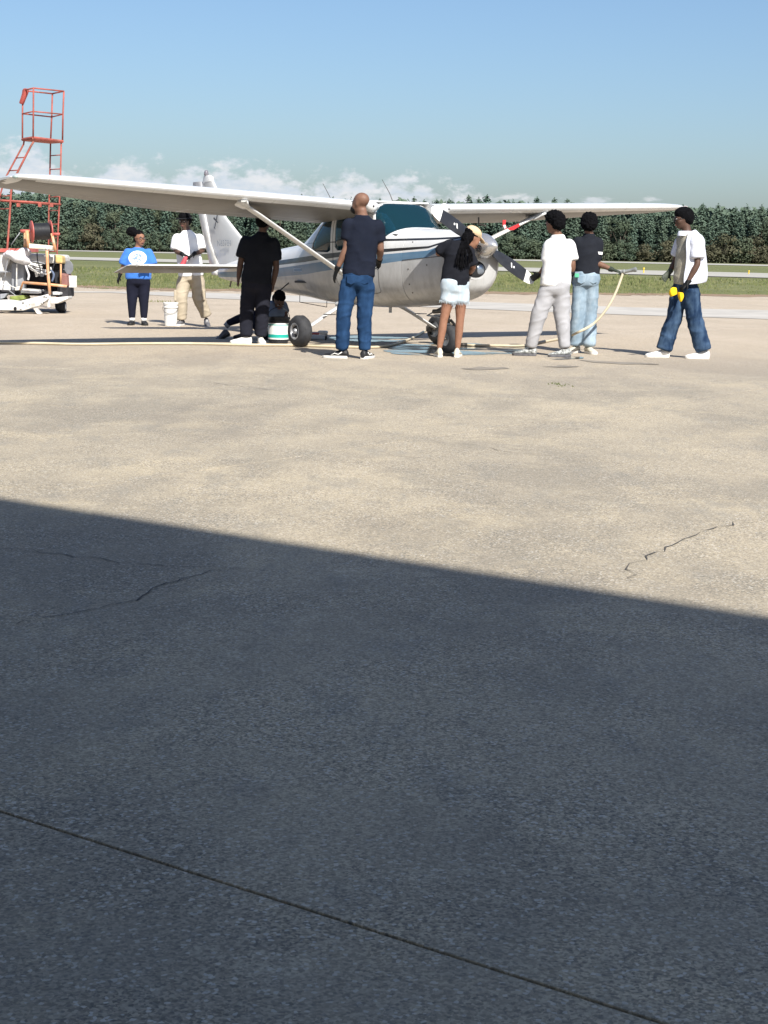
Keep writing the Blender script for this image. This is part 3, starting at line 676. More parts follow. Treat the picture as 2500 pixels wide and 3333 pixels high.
# cowling
cw = MB(); cw.loft([fring(x) for x in dense(.0, .93, .05)]); cowl = cw.build('cowling', PAINT, plane, bevel=.012); shade(cowl, 40)
sm2 = MB(); sm2.loft([fring(x, .010) for x in (-.009, .002)], cap=False); sm2.build('cowl_seam', seam_m, plane)
def bodyy(x, z, off=.004):
    w, zb, zt, eb, et, zc = sect(x); e = et if z > zc else eb; hgt = (zt-zc) if z > zc else (zc-zb)
    return w*max(0, 1-(abs(z-zc)/hgt)**e)**(1/e)+off
for side in (1, -1):                                       # cowl hinge line, fasteners, door outline and handle
    m = MB(); m.tube([Q(x, side*bodyy(x, 1.085+.07*x, .001), 1.085+.07*x) for x in dense(.01, .72, .05)], .004, 6); m.build('cowl_hinge', seam_m, plane)
    for x, z in ((.12, .98), (.12, .80), (.13, .70), (.45, 1.03), (.14, 1.3)):
        m = MB(); m.lathe(Q(x, side*bodyy(x, z, -.001), z), Q(0, side, 0)-Q(0, 0, 0), [(0, .011), (.004, .009)], 10); m.build('fastener', grime_m, plane)
    dl = [(-.46, 1.24), (-.44, .80), (-.52, .68), (-1.20, .70), (-1.40, .95), (-1.44, 1.24), (-1.44, 1.68)]
    m = MB(); m.tube([Q(p.x, side*bodyy(p.x, p.z, .0005), p.z) for p in crspline([V((x, 0, z)) for x, z in dl], 6)], .0035, 5); m.build('door_outline', seam_m, plane)
    m = MB(); m.tube([Q(-1.22, side*bodyy(-1.22, 1.08, .012), 1.08), Q(-1.34, side*bodyy(-1.34, 1.09, .016), 1.09)], [.009, .007], 8); m.build('door_handle', rim_m, plane)
m = MB(); m.box(Q(-2.35, bodyy(-2.35, .955, .002), .955), (.30, .006, .045)); pl_ = m.build('registration_plate', simple('plate_pale', (.48, .55, .62), .5), plane)
m = MB()
for i in range(9): m.box(Q(-2.23-.03*i, bodyy(-2.35, .955, .006), .955), (.016, .004, .028))
m.build('plate_marks', simple('plate_marks', (.20, .29, .38), .6), pl_)
pl_.rotation_euler = (0, 0, 0)
# cowl front: intakes, spinner, propeller
for y in (.185, -.185):
    m = MB(); m.ell(Q(.925, y, 1.245), (.02, .075, .055), None, 20, 8); m.build('air_intake', dark_m, plane, True)
m = MB(); m.ell(Q(.915, .06, .985), (.03, .17, .115), None, 24, 10); inl = m.build('air_intake', dark_m, plane, True)
m = MB(); rr_ = [Q(.925+.006*math.cos(t), .06+.172*math.cos(t), .985+.118*math.sin(t)) for t in [i*2*math.pi/28 for i in range(29)]]; m.tube(rr_, .010, 6); m.build('intake_lip', PAINT, inl, True)
m = MB(); m.lathe(Q(.93, 0, .985), Q(1, 0, 0)-Q(0, 0, 0), [(0, .062), (.012, .06), (.018, .03), (.02, .002)], 20); m.build('landing_light', simple('lamp_glass', (.30, .34, .40), .12, .6), inl, True)
hub = V((1.0+1.2, 0, 1.255))
m = MB(); m.lathe(Q(.945, 0, 1.255), Q(1, 0, 0)-Q(0, 0, 0), [(0, .145), (.035, .150), (.07, .145), (.12, .128), (.18, .098), (.24, .058), (.275, .025), (.287, .004)], 28)
spn = m.build('spinner', polished, plane, True, sharp=50)
prop = MB(); pang = math.atan2(.82, -1.58)                 # blade axis seen from ahead (starboard tip up)
def blade(sgn):
    ax = (Q(0, -.886, -.464)-Q(0, 0, 0))*sgn; rad = ax.normalized(); fw_ = Q(1, 0, 0)-Q(0, 0, 0); tg = fw_.cross(rad).normalized()
    out = []
    for r_, ch, tk, tw in ((.10, .09, .05, 38), (.18, .13, .036, 30), (.30, .168, .026, 22), (.45, .182, .02, 17), (.60, .176, .016, 14), (.72, .158, .013, 12)):
        out.append((r_, ch, tk, tw))
    tip = [(.722, .158, .013, 12), (.80, .134, .010, 11), (.85, .100, .008, 11), (.875, .058, .006, 11), (.884, .014, .004, 11)]
    def rings(lst):
        rs = []
        for r_, ch, tk, tw in lst:
            a = R(tw); c_ = tg*math.cos(a)+fw_*math.sin(a)*sgn*-1; d_ = rad.cross(c_).normalized()
            rs.append([hub+V((-.0, 0, 0))+rad*r_+c_*(ch/2*math.cos(t*2*math.pi/16))+d_*(tk/2*math.sin(t*2*math.pi/16)) for t in range(16)])
        return rs
    m = MB(); m.loft(rings(out)); b = m.build('propeller_blade', prop_m, plane, True, sharp=60)
    m = MB(); m.loft(rings(tip)); m.build('blade_tip', white_p, b, True, sharp=60)
    a = R(17); c_ = tg*math.cos(a)+fw_*math.sin(a)*sgn*-1; d_ = rad.cross(c_).normalized()
    if d_.dot(fw_) < 0: d_ = -d_
    m = MB()
    p0 = hub+rad*.47+d_*.0125
    m.add([p0+c_*.028-rad*.018, p0+c_*.028+rad*.0, p0-c_*.03+rad*.018, p0-c_*.03], [(0, 1, 2, 3)]); m.add([p0+rad*.03+c_*.006, p0+rad*.035-c_*.018, p0+rad*.055-c_*.014, p0+rad*.052+c_*.012], [(0, 1, 2, 3)])
    m.build('blade_decal', white_p, b, fix=False)
blade(1); blade(-1)
# cabin inside
m = MB(); m.box(Q(-.40, 0, 1.20), (.10, .86, .40)); m.build('instrument_panel', dash_m, plane, bevel=.02)
m = MB(); m.loft([[Q(-.20, y, 1.40) for y in (-.40, .40)]+[Q(-.20, .40, 1.385), Q(-.20, -.40, 1.385)], [Q(-.45, y, 1.41) for y in (-.43, .43)]+[Q(-.45, .43, 1.395), Q(-.45, -.43, 1.395)]]); m.build('glareshield', dash_m, plane)
for y in (.22, -.22):
    m = MB(); m.box(Q(-1.02, y, .93), (.46, .38, .14)); m.box(Q(-1.27, y, 1.19), (.12, .38, .50), Matrix.Rotation(-.18, 3, 'Y')); m.box(Q(-1.34, y, 1.50), (.09, .22, .14)); m.build('seat', seat_m, plane, bevel=.04)
    m = MB(); m.tube([Q(-.44, y, 1.22), Q(-.62, y, 1.24)], .014, 8); m.tube([Q(-.62, y-.14, 1.34), Q(-.62, y-.13, 1.20), Q(-.62, y, 1.18), Q(-.62, y+.13, 1.20), Q(-.62, y+.14, 1.34)], .014, 8); m.build('control_yoke', dash_m, plane, True)
m = MB(); m.box(Q(-1.5, 0, .80), (2.0, .80, .03)); m.build('cabin_floor', seat_m, plane)
m = MB(); m.box(Q(-.62, .02, 1.68), (.05, .30, .05)); m.box(Q(-.60, -.30, 1.66), (.012, .20, .10)); m.build('sun_visor', simple('visor_green', (.10, .22, .18), .5), plane)
# ---- wings
def foil(n=14):
    up, lo = [], []
    for i in range(n+1):
        x = .5*(1-math.cos(math.pi*i/n)); t = .125*5*(.2969*math.sqrt(x)-.126*x-.3516*x*x+.2843*x**3-.1015*x**4)
        cz = (.02/.16*(.8*x-x*x)) if x < .4 else (.02/.36*(.2+.8*x-x*x)); up.append((x, cz+t)); lo.append((x, cz-t))
    return up, lo
FU, FL = foil(18)
WY = [.44, .6, 1.5, 2.6, 3.5, 4.3, 4.75, 5.0, 5.10]
WLX = [-.505, -.505, -.505, -.505, -.545, -.585, -.61, -.66, -.78]; WTX = [-1.90, -1.90, -1.90, -1.90, -1.80, -1.70, -1.65, -1.62, -1.56]
WLZ = [1.735, 1.74, 1.775, 1.815, 1.85, 1.88, 1.895, 1.905, 1.905]; WTZ = [1.56, 1.565, 1.605, 1.645, 1.715, 1.785, 1.82, 1.845, 1.86]; WTK = [1, 1, 1, 1, 1, 1, .95, .8, .25]
def wring(y, c0, c1, side, tk=1.0):
    lx, tx, lz, tz, k = [interp(WY, a, y) for a in (WLX, WTX, WLZ, WTZ, WTK)]
    ch = lx-tx
    def P_(x, z): return Q(lx-x*ch, side*y, lz+(tz-lz)*x+z*ch*k*tk)
    if c0 <= 0: up = [p for p in FU if p[0] <= c1]; lo = [p for p in FL if p[0] <= c1]
    else: up = [p for p in FU if c0 <= p[0] <= c1]; lo = [p for p in FL if c0 <= p[0] <= c1]
    def val(arr, x): return interp([p[0] for p in arr], [p[1] for p in arr], x)
    if c1 < 1: up = up+[(c1, val(FU, c1))]; lo = lo+[(c1, val(FL, c1))]
    if c0 > 0: up = [(c0, val(FU, c0))]+up; lo = [(c0, val(FL, c0))]+lo
    return [P_(*p) for p in up]+[P_(*p) for p in reversed(lo)]
def span(y0, y1, st=.25):
    n = max(2, int((y1-y0)/st)); return [y0+(y1-y0)*i/n for i in range(n+1)]
for side in (1, -1):
    m = MB(); m.loft([wring(y, 0, .735, side) for y in span(.44, 4.72)])
    m.loft([wring(y, 0, 1.0, side) for y in (4.722, 4.85, 5.0, 5.05, 5.08, 5.10)])
    m.loft([wring(y, .737, 1.0, side) for y in (.44, .62)])
    w = m.build('wing', WING, plane); shade(w, 40); shade_lower_skin(w, -.955)
    m = MB(); m.loft([wring(y, .75, .998, side) for y in span(.635, 2.50)]); fl_ = m.build('flap', CTRL, w); shade(fl_, 40); shade_lower_skin(fl_)
    m = MB(); m.loft([wring(y, .75, .998, side) for y in span(2.52, 4.70)]); fl_ = m.build('aileron', CTRL, w); shade(fl_, 40); shade_lower_skin(fl_)
    m = MB(); m.ell(Q(-.70, side*5.075, 1.905), (.05, .025, .022)); m.build('navigation_light', lens_g if side > 0 else lens_r, w, True)
    # lift strut with its fairing
    a_, b_ = Q(-.70, side*2.22, 1.69), Q(-1.06, side*.52, .87)
    latv = V((1, 0, 0)); m = MB(); m.tube([a_, b_], [.058, .058], 16, flat=.42, lat=latv); st_ = m.build('wing_strut', WING, plane, True, sharp=50)
    m = MB(); m.loft([[Q(-.70+dx*k_, side*(2.22+dy*k_+oy), z_) for dx, dy in ((.16, 0), (.08, .06), (-.1, .06), (-.26, 0), (-.1, -.06), (.08, -.06))] for k_, z_, oy in ((1.25, 1.745, .10), (.8, 1.70, .04), (.45, 1.655, -.03))]); m.build('strut_fairing', WING, st_, True)
    m = MB(); m.ell(b_+V((.0, 0, .0)), (.10, .05, .045)); m.build('strut_cuff', WING, st_, True)
m = MB(); m.box(Q(-1.22, 0, 1.806), (1.10, .90, .022)); m.build('cabin_roof', WING, plane, bevel=.012)
for side in (1, -1):
    m = MB(); m.ell(Q(-.50, side*.56, 1.735), (.075, .075, .075)); m.build('root_fairing', WING, plane, True)
    m = MB(); m.lathe(Q(-.43, side*.58, 1.735), Q(1, 0, 0)-Q(0, 0, 0), [(0, .012), (.006, .012)], 10); m.build('vent', dark_m, plane)
# ---- landing gear
for side in (1, -1):
    gy = side
    m = MB(); pth = crspline([Q(-1.30, gy*.30, .555), Q(-1.30, gy*.55, .47), Q(-1.28, gy*.85, .31), Q(-1.27, gy*1.03, .215)], 5)
    m.tube(pth, [lerp(.062, .042, i/(len(pth)-1)) for i in range(len(pth))], 12, flat=.35, lat=V((1, 0, 0))); lg = m.build('gear_leg', WING, plane, True)
    m = MB(); m.box(Q(-1.17, gy*.72, .405), (.09, .13, .012)); m.build('step', grime_m, lg)
    m = MB(); m.box(Q(-1.30, gy*.40, .53), (.20, .20, .07)); m.build('gear_fairing', WING, lg, bevel=.03)
    wc = Q(-1.27, gy*1.10, .197); e = plane
    yv = Q(0, 1, 0)-Q(0, 0, 0)
    m = MB(); m.lathe(wc-yv*.085, yv, [(.0, .105), (.0, .135), (.012, .172), (.04, .192), (.085, .197), (.13, .192), (.158, .172), (.17, .135), (.17, .105)], 36, cap=False); m.lathe(wc-yv*.084, yv, [(0, .106), (.168, .106)], 36, cap=False)
    ty = m.build('wheel', tyre_m, plane, True, sharp=50)
    for g_ in (-.035, 0, .035):
        m = MB(); m.lathe(wc+yv*g_-yv*.004, yv, [(0, .1925), (.004, .1985), (.008, .1925)], 36); m.build('tread_rib', tyre_m, ty, True)
    m = MB(); q_ = yv*gy
    m.lathe(wc-q_*.06, q_, [(0, .03), (.0, .104), (.125, .107), (.142, .107), (.142, .088), (.10, .075), (.08, .05), (.13, .038), (.15, .03), (.152, .002)], 28); rim = m.build('rim', rim_m, ty, True, sharp=35)
    for k in range(3):
        a = k*2.09+.5; dv = V((math.cos(a), 0, math.sin(a)))*.068
        m = MB(); m.lathe(wc+dv+q_*.045, q_, [(0, .021), (.012, .021)], 12); m.build('rim_hole', dark_m, rim)
    m = MB(); m.tube([Q(-1.27, gy*1.0, .21), Q(-1.27, gy*1.13, .197)], .025, 10); m.build('axle', grime_m, plane, True)
    m = MB(); m.box(Q(-1.36, gy*1.0, .20), (.10, .03, .07)); m.build('brake_caliper', grime_m, plane, bevel=.008)
nz = -.0225; xv = Q(1, 0, 0)-Q(0, 0, 0); nc = Q(.36, 0, .170+nz)
m = MB(); m.lathe(nc-yv*.065, yv, [(0, .085), (0, .115), (.01, .148), (.03, .166), (.065, .170), (.10, .166), (.12, .148), (.13, .115), (.13, .085)], 36, cap=False); m.lathe(nc-yv*.064, yv, [(0, .086), (.128, .086)], 30, cap=False)
nt = m.build('wheel', tyre_m, plane, True, sharp=50)
m = MB(); m.lathe(nc-yv*.05, yv, [(0, .03), (0, .085), (.012, .085), (.02, .05), (.08, .05), (.088, .085), (.10, .085), (.10, .03)], 24); m.build('rim', rim_m, nt, True, sharp=35)
m = MB(); m.tube([Q(.28, 0, .66), Q(.33, 0, .40)], [.035, .035], 12); m.tube([Q(.33, 0, .42), Q(.345, 0, .34)], .024, 10)
for y in (.085, -.085): m.tube([Q(.34, y*.4, .375), Q(.35, y, .33), Q(.36, y, .17+nz)], [.02, .018, .018], 8)
m.tube([Q(.36, -.09, .17+nz), Q(.36, .09, .17+nz)], .013, 8); m.build('nose_fork', grime_m, plane, True)
m = MB(); m.tube([Q(.30, 0, .50), Q(.215, 0, .44), Q(.31, 0, .37)], .012, 8); m.build('torque_link', rim_m, plane, True)
m = MB(); m.tube([Q(.20, 0, .52), Q(-.05, .02, .42), Q(.30, .02, .40)], .014, 8); m.build('steering_rod', rim_m, plane, True)
m = MB(); m.tube(crspline([Q(.52, .10, .66), Q(.48, .12, .55), Q(.38, .13, .49), Q(.22, .13, .475)], 6), .027, 12); m.build('exhaust_pipe', grime_m, plane, True)
m = MB(); m.tube([Q(.45, -.08, .62), Q(.40, -.08, .50)], .012, 8); m.build('breather_pipe', grime_m, plane, True)
m = MB(); m.box(Q(-.72, .1, .475), (.05, .012, .08)); m.build('drain', rim_m, plane)
# loops and blades under the tail cone
m = MB(); m.tube([Q(-2.2, .08, .56), Q(-2.2, .08, .47), Q(-2.9, .06, .52), Q(-2.9, .06, .62)], .005, 6); m.build('wire_antenna', dark_m, plane)
m = MB(); m.tube([Q(-2.72, .30, .82), Q(-3.02, .30, .68)], .008, 6); m.build('rod_antenna', dark_m, plane)
for x in (-2.18, -.82):
    m = MB(); m.tube([Q(x, 0, 1.80), Q(x-.08, 0, 1.92), Q(x-.25, 0, 2.10)], [.006, .005, .003], 6); m.build('whip_antenna', grime_m, plane)
m = MB(); m.prism([Q(-2.66, .006, 1.31), Q(-2.74, .006, 1.31), Q(-2.72, .006, 1.41), Q(-2.70, .006, 1.41)], Q(0, -.012, 0)-Q(0, 0, 0)); m.build('blade_antenna', white_p, plane)
# ---- tail
def slabsec(le, te, z, th, plane_='fin'):
    n = 10; up = []; 
    for i in range(n+1):
        t = .5*(1-math.cos(math.pi*i/n)); w = th*(1.4*math.sqrt(t)*(1-t)+.12*(1-t)); up.append((le+(te-le)*t, w))
    if plane_ == 'fin': return [Q(x, w, z) for x, w in up]+[Q(x, -w, z) for x, w in reversed(up)]
FIN = [(.98, -4.25, -5.20), (1.15, -4.20, -5.30), (1.30, -4.36, -5.43), (1.45, -4.60, -5.50), (1.71, -5.00, -5.59), (1.95, -5.17, -5.64), (2.14, -5.28, -5.68), (2.235, -5.36, -5.70)]
m = MB(); m.loft([slabsec(a, b, z, .045) for z, a, b in FIN]); fin = m.build('fin', WING, plane); shade(fin, 50)
RUD = [(1.02, -5.225, -5.50), (1.33, -5.455, -5.64), (1.74, -5.605, -5.82), (2.12, -5.69, -5.98)]
m = MB(); m.loft([[q+Q(0, -.10*max(0, (b-q.x+1.2)/(b-a)) if False else 0, 0)-Q(0, 0, 0) for q in slabsec(a, b, z, .04)] for z, a, b in RUD]); rud = m.build('rudder', CTRL, plane); shade(rud, 50)
m = MB(); m.loft([slabsec(-5.715, -6.00, z, .05) for z in (2.135, 2.17, 2.225, 2.25)]); shade(m.build('rudder_cap', simple('cap_grey', (.45, .46, .48), .5), rud), 50)
m = MB(); m.loft([slabsec(-5.375, -5.70, 2.24, .05), slabsec(-5.40, -5.68, 2.31, .045), slabsec(-5.47, -5.66, 2.335, .03)]); shade(m.build('fin_cap', white_p, fin), 50)
m = MB(); m.lathe(Q(-5.59, 0, 2.335), (0, 0, 1), [(0, .03), (.01, .034), (.05, .032), (.075, .02), (.08, .003)], 14); m.build('beacon', simple('beacon_lens', (.16, .15, .17), .3), fin, True)
def stabsec(y, le, te, zl, zt, th):
    n = 10; up = []
    for i in range(n+1):
        t = .5*(1-math.cos(math.pi*i/n)); w = th*(1.4*math.sqrt(t)*(1-t)+.12*(1-t)); up.append((le+(te-le)*t, w, zl+(zt-zl)*t))
    return [Q(x, y, z+w) for x, w, z in up]+[Q(x, y, z-w) for x, w, z in reversed(up)]
for side in (1, -1):
    m = MB(); m.loft([stabsec(side*y, le, te, 1.0, .985, .045*k) for y, le, te, k in ((.04, -4.32, -4.86, 1), (.20, -4.38, -4.89, 1), (.9, -4.66, -5.02, .85), (1.50, -4.90, -5.12, .7))]); sb = m.build('stabilizer', WING, plane); shade(sb, 50); shade_lower_skin(sb)
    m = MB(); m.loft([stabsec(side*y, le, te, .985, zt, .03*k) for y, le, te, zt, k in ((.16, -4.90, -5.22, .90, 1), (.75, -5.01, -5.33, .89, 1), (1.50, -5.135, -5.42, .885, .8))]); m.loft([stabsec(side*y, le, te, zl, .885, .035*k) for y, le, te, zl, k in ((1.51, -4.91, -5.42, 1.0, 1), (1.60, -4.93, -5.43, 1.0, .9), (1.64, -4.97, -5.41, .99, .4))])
    el_ = m.build('elevator', CTRL, plane); shade(el_, 50); shade_lower_skin(el_)
m = MB(); m.tube([Q(-5.21, 0, .91), Q(-5.42, 0, .89)], [.055, .02], 10); m.build('tail_cone', WING, plane, True)
m = MB(); m.tube([Q(-4.86, 0, .79), Q(-4.90, 0, .70)], [.012, .012], 8); m.build('tie_down_ring', grime_m, plane)
# registration on the fin and the crossed-wings mark above it
def text_on(body, size, org, xdir, zdir, mat, name, parent):
    cu = bpy.data.curves.new('t', 'FONT'); cu.body = body; cu.size = size; cu.align_x = 'CENTER'; cu.align_y = 'CENTER'; cu.extrude = .001
    t = bpy.data.objects.new('t', cu); COL.objects.link(t); dg = bpy.context.evaluated_depsgraph_get()
    me = bpy.data.meshes.new_from_object(t.evaluated_get(dg)); bpy.data.objects.remove(t); me.name = name; me.materials.clear(); me.materials.append(mat)
    nd = xdir.cross(zdir); mt = Matrix((xdir, zdir, nd)).transposed().to_4x4(); mt.translation = org; me.transform(mt)
    return link(bpy.data.objects.new(name, me), parent)
reg = simple('registration_grey', (.30, .32, .35), .5)
text_on('N63784', .125, Q(-4.98, .050, 1.33), (Q(1, 0, 0)-Q(0, 0, 0)), V((0, 0, 1)), reg, 'registration', fin)
mk = simple('fin_mark', (.05, .055, .07), .5); m = MB(); o_ = Q(-5.22, .050, 1.66); xd = Q(1, 0, 0)-Q(0, 0, 0); zd = V((0, 0, 1)); nrm_ = Q(0, .002, 0)-Q(0, 0, 0)
def bar(a, b, w):
    d = (b-a).normalized(); n_ = V((-d.z, 0, d.x))*w; m.prism([a-n_, b-n_*.5, b+n_*.5, a+n_], nrm_)
bar(o_+xd*.045+zd*.09, o_-xd*.035-zd*.11, .014); bar(o_-xd*.065+zd*.045, o_+xd*.065-zd*.03, .016); bar(o_-xd*.02-zd*.12, o_-xd*.055-zd*.085, .010)
m.build('fin_emblem', mk, fin, fix=True)
# pitot tube with a red cover and streamer, hanging under the far wing
m = MB(); pt = Q(-.72, -1.30, 1.66); m.tube([pt, pt-V((0, 0, .09)), pt+V((.14, 0, -.11))], .011, 8); m.build('pitot_tube', grime_m, plane)
pw = PLM @ (pt+V((.10, 0, -.105)))
cov = empty('pitot_cover', tuple(pw), 'red pitot cover with red streamer hanging under the far wing', 'pitot cover')
redm = simple('streamer_red', (.55, .03, .035), .7, 0, .15, 12)
def at2(px_, py_): return at(px_, py_, pw.y)
m = MB(); m.prism([at2(1636, 716), at2(1648, 716), at2(1645, 732), at2(1652, 744), at2(1642, 746), at2(1636, 735)], (.0, .02, 0)); m.build('sleeve', redm, cov, off=pw, bevel=.004)
m = MB(); m.prism([at2(1652, 744), at2(1672, 735), at2(1688, 728), at2(1691, 737), at2(1672, 749), at2(1658, 750)], (.01, .03, .005)); m.build('streamer', redm, cov, off=pw, bevel=.004)
m = MB(); m.prism([at2(1638, 733), at2(1645, 731), at2(1648, 742), at2(1641, 744)], (0, -.004, 0)); m.build('tag', white_p, cov, off=pw)

# ================================================================== PEOPLE
def skinm(name, c): return simple(name, c, .55, 0, .12, 14, .12, 90, .35)
SK = {'deep': skinm('skin_deep', (.090, .050, .035)), 'brown': skinm('skin_brown', (.175, .092, .060)), 'tan': skinm('skin_tan', (.27, .135, .085)), 'light': skinm('skin_light', (.185, .100, .068))}
def cloth(name, c, var=.12, scale=5, rough=.95, bump=.25, bs=120): return simple(name, c, rough, 0, var, scale, bump, bs, .14)
CL = {'navy': cloth('navy_cotton', (.010, .013, .024)), 'black': cloth('black_polo_knit', (.015, .017, .023)), 'blackshirt': cloth('black_shirt_cloth', (.012, .013, .018)),
      'white': cloth('white_cotton', (.80, .80, .79), .04), 'grey': cloth('grey_fleece', (.37, .37, .385), .08), 'darkpants': cloth('dark_work_cloth', (.017, .018, .027)),
      'legging': cloth('navy_legging', (.012, .0135, .026)), 'khaki': cloth('khaki_twill', (.42, .36, .27), .1), 'greyblue': cloth('grey_blue_cotton', (.13, .16, .21)),
      'stone': cloth('stone_tee', (.42, .39, .31), .2, 9), 'openshirt': cloth('pale_shirt', (.66, .68, .76), .08, 7), 'sock': cloth('sock_grey', (.28, .29, .32))}
def denim(name, a, b):
    s = NT(name); c = s.coord('Object', (1, 1, .35)); f = s.noise(c, 9, 5, .65); g = s.noise(s.coord('Object'), 70, 3, .6)
    s.bsdf(s.mix(s.rng(f, .36, .68), a, b), .9, 0, s.bump(g, .3, .004), .08); CL[name] = s.m
denim('jeans_blue', (.013, .036, .088), (.022, .058, .135)); denim('jeans_dark', (.012, .028, .066), (.055, .095, .16)); denim('jeans_light', (.21, .285, .355), (.33, .41, .475)); denim('shorts_light', (.38, .46, .52), (.58, .64, .68))
GLV = simple('glove_black', (.008, .0085, .009), .6, 0, .2, 20, .2, 80, .2); GLVG = simple('glove_green', (.035, .045, .030), .6, 0, .2, 20, .2, 80)
HAIR = simple('hair_black', (.004, .004, .005), .9, 0, .3, 30, .6, 120, .08); HAIRS = simple('hair_stubble', (.05, .035, .03), .8, 0, .3, 40)
EYEW = simple('eye_white', (.7, .68, .65), .3); EYED = simple('eye_dark', (.01, .008, .007), .2); LIPS = simple('lips', (.16, .06, .05), .5); FRAME = simple('glasses_frame', (.02, .018, .018), .3)
SHO = {'white': simple('shoe_white', (.78, .76, .72), .6, 0, .06, 10), 'cream': simple('shoe_cream', (.56, .52, .42), .7, 0, .1, 10), 'black': simple('shoe_black', (.014, .014, .016), .6, 0, .2, 10),
       'grey': simple('shoe_grey', (.11, .11, .12), .75, 0, .35, 18), 'run': simple('shoe_runner', (.30, .31, .30), .7, 0, .75, 34), 'sole': simple('sole_white', (.74, .73, .70), .6), 'soled': simple('sole_dark', (.02, .02, .02), .7)}
ZUP = V((0, 0, 1))
def ringe(c, rx, ry, lat, up, n=20, e=2.3):
    up = up.normalized(); lat = (lat-up*lat.dot(up)).normalized(); dep = up.cross(lat)
    out = []
    for t in range(n):
        a = 2*math.pi*t/n; ca, sa = math.cos(a), math.sin(a)
        out.append(c+lat*(math.copysign(abs(ca)**(2/e), ca)*rx)+dep*(math.copysign(abs(sa)**(2/e), sa)*ry))
    return out
def head_rot(f, tilt=0.0, roll=0.0):
    f = V(f).normalized(); x = f.cross(ZUP).normalized(); u = x.cross(f)
    m = Matrix((x, f, u)).transposed()
    return m @ Matrix.Rotation(tilt, 3, 'X') @ Matrix.Rotation(roll, 3, 'Y')
def head_prims(mb, c, M, k=1.0):
    E_ = lambda p, r, rr=None: mb.ell(c+M @ (V(p)*k), tuple(a*k for a in r), M if rr is None else M @ rr, 18, 12)
    E_((0, -.018, .045), (.078, .098, .080)); E_((0, .022, .005), (.070, .080, .085)); E_((0, .030, -.058), (.057, .066, .058)); E_((0, .068, -.098), (.026, .026, .022))
    E_((0, .088, .028), (.055, .018, .014)); E_((0, .101, -.012), (.010, .014, .026)); E_((0, .110, -.032), (.017, .015, .012)); E_((0, .092, -.062), (.026, .012, .014))
    for s_ in (-1, 1): E_((s_*.079, -.012, -.010), (.009, .022, .033)); E_((s_*.046, .060, -.028), (.026, .030, .026))
def face(c, M, k, parent, off, glasses=False, mask=None):
    for s_ in (-1, 1):
        m = MB(); m.ell(c+M @ (V((s_*.031, .093, .008))*k), (.015*k, .007*k, .008*k), M); e = m.build('eye', EYEW, parent, True, off)
        m = MB(); m.ell(c+M @ (V((s_*.031, .0985, .008))*k), (.0065*k, .003*k, .0065*k), M); m.build('iris', EYED, e, True, off)
        m = MB(); m.ell(c+M @ (V((s_*.032, .098, .028))*k), (.021*k, .006*k, .005*k), M); m.build('eyebrow', HAIR, parent, True, off)
    if mask: m = MB(); m.ell(c+M @ (V((0, .072, -.055))*k), (.066*k, .062*k, .052*k), M); m.build('face_mask', mask, parent, True, off)
    else: m = MB(); m.ell(c+M @ (V((0, .103, -.063))*k), (.024*k, .007*k, .009*k), M); m.build('lips', LIPS, parent, True, off)
    if glasses:
        m = MB()
        for s_ in (-1, 1):
            m.tube([c+M @ (V((s_*.034+.026*math.cos(t), .112, .004+.022*math.sin(t)))*k) for t in [i*math.pi/8 for i in range(17)]], .0035*k, 5)
            m.tube([c+M @ (V((s_*.060, .110, .008))*k), c+M @ (V((s_*.082, .0, .008))*k)], .003*k, 5)
        m.tube([c+M @ (V((-.009, .114, .006))*k), c+M @ (V((.009, .114, .006))*k)], .003*k, 5); g = m.build('glasses', FRAME, parent, True, off)
def hand_prims(mb, w, d, nrm, k=1.0, curl=.5, thumb=1):
    """wrist w, direction d, palm normal nrm; fingers curl towards nrm"""
    d = d.normalized(); nrm = (nrm-d*nrm.dot(d)).normalized(); x = d.cross(nrm)
    rg = lambda c, a, b: [c+x*(a*math.cos(t*math.pi/6))+nrm*(b*math.sin(t*math.pi/6)) for t in range(12)]
    mb.loft([rg(w-d*.02*k, .027*k, .021*k), rg(w+d*.03*k, .036*k, .018*k), rg(w+d*.075*k, .043*k, .016*k), rg(w+d*.095*k, .041*k, .013*k)])
    for i, (ln, off) in enumerate(((.070, -.031), (.080, -.0105), (.075, .0105), (.058, .030))):
        p = w+d*.088*k+x*off*k; a = 0; pts = [p-d*.012*k, p]
        for sgm, fr_ in ((.45, .5), (.32, 1.1), (.23, .9)):
            a += curl*fr_*1.1; p = p+(d*math.cos(a)+nrm*math.sin(a)+x*off*.8)*(ln*sgm*k); pts.append(p)
        mb.tube(pts, [.0092*k, .0095*k, .0088*k, .0080*k, .0065*k], 8)
    p = w+d*.028*k+x*thumb*-.036*k; q = p+(d*.7-x*thumb*.72+nrm*.25).normalized()*.040*k; mb.tube([w+d*.018*k-x*thumb*.018*k, p, q, q+(d*.95-x*thumb*.15+nrm*.35).normalized()*.034*k], [.013*k, .0125*k, .011*k, .008*k], 8)
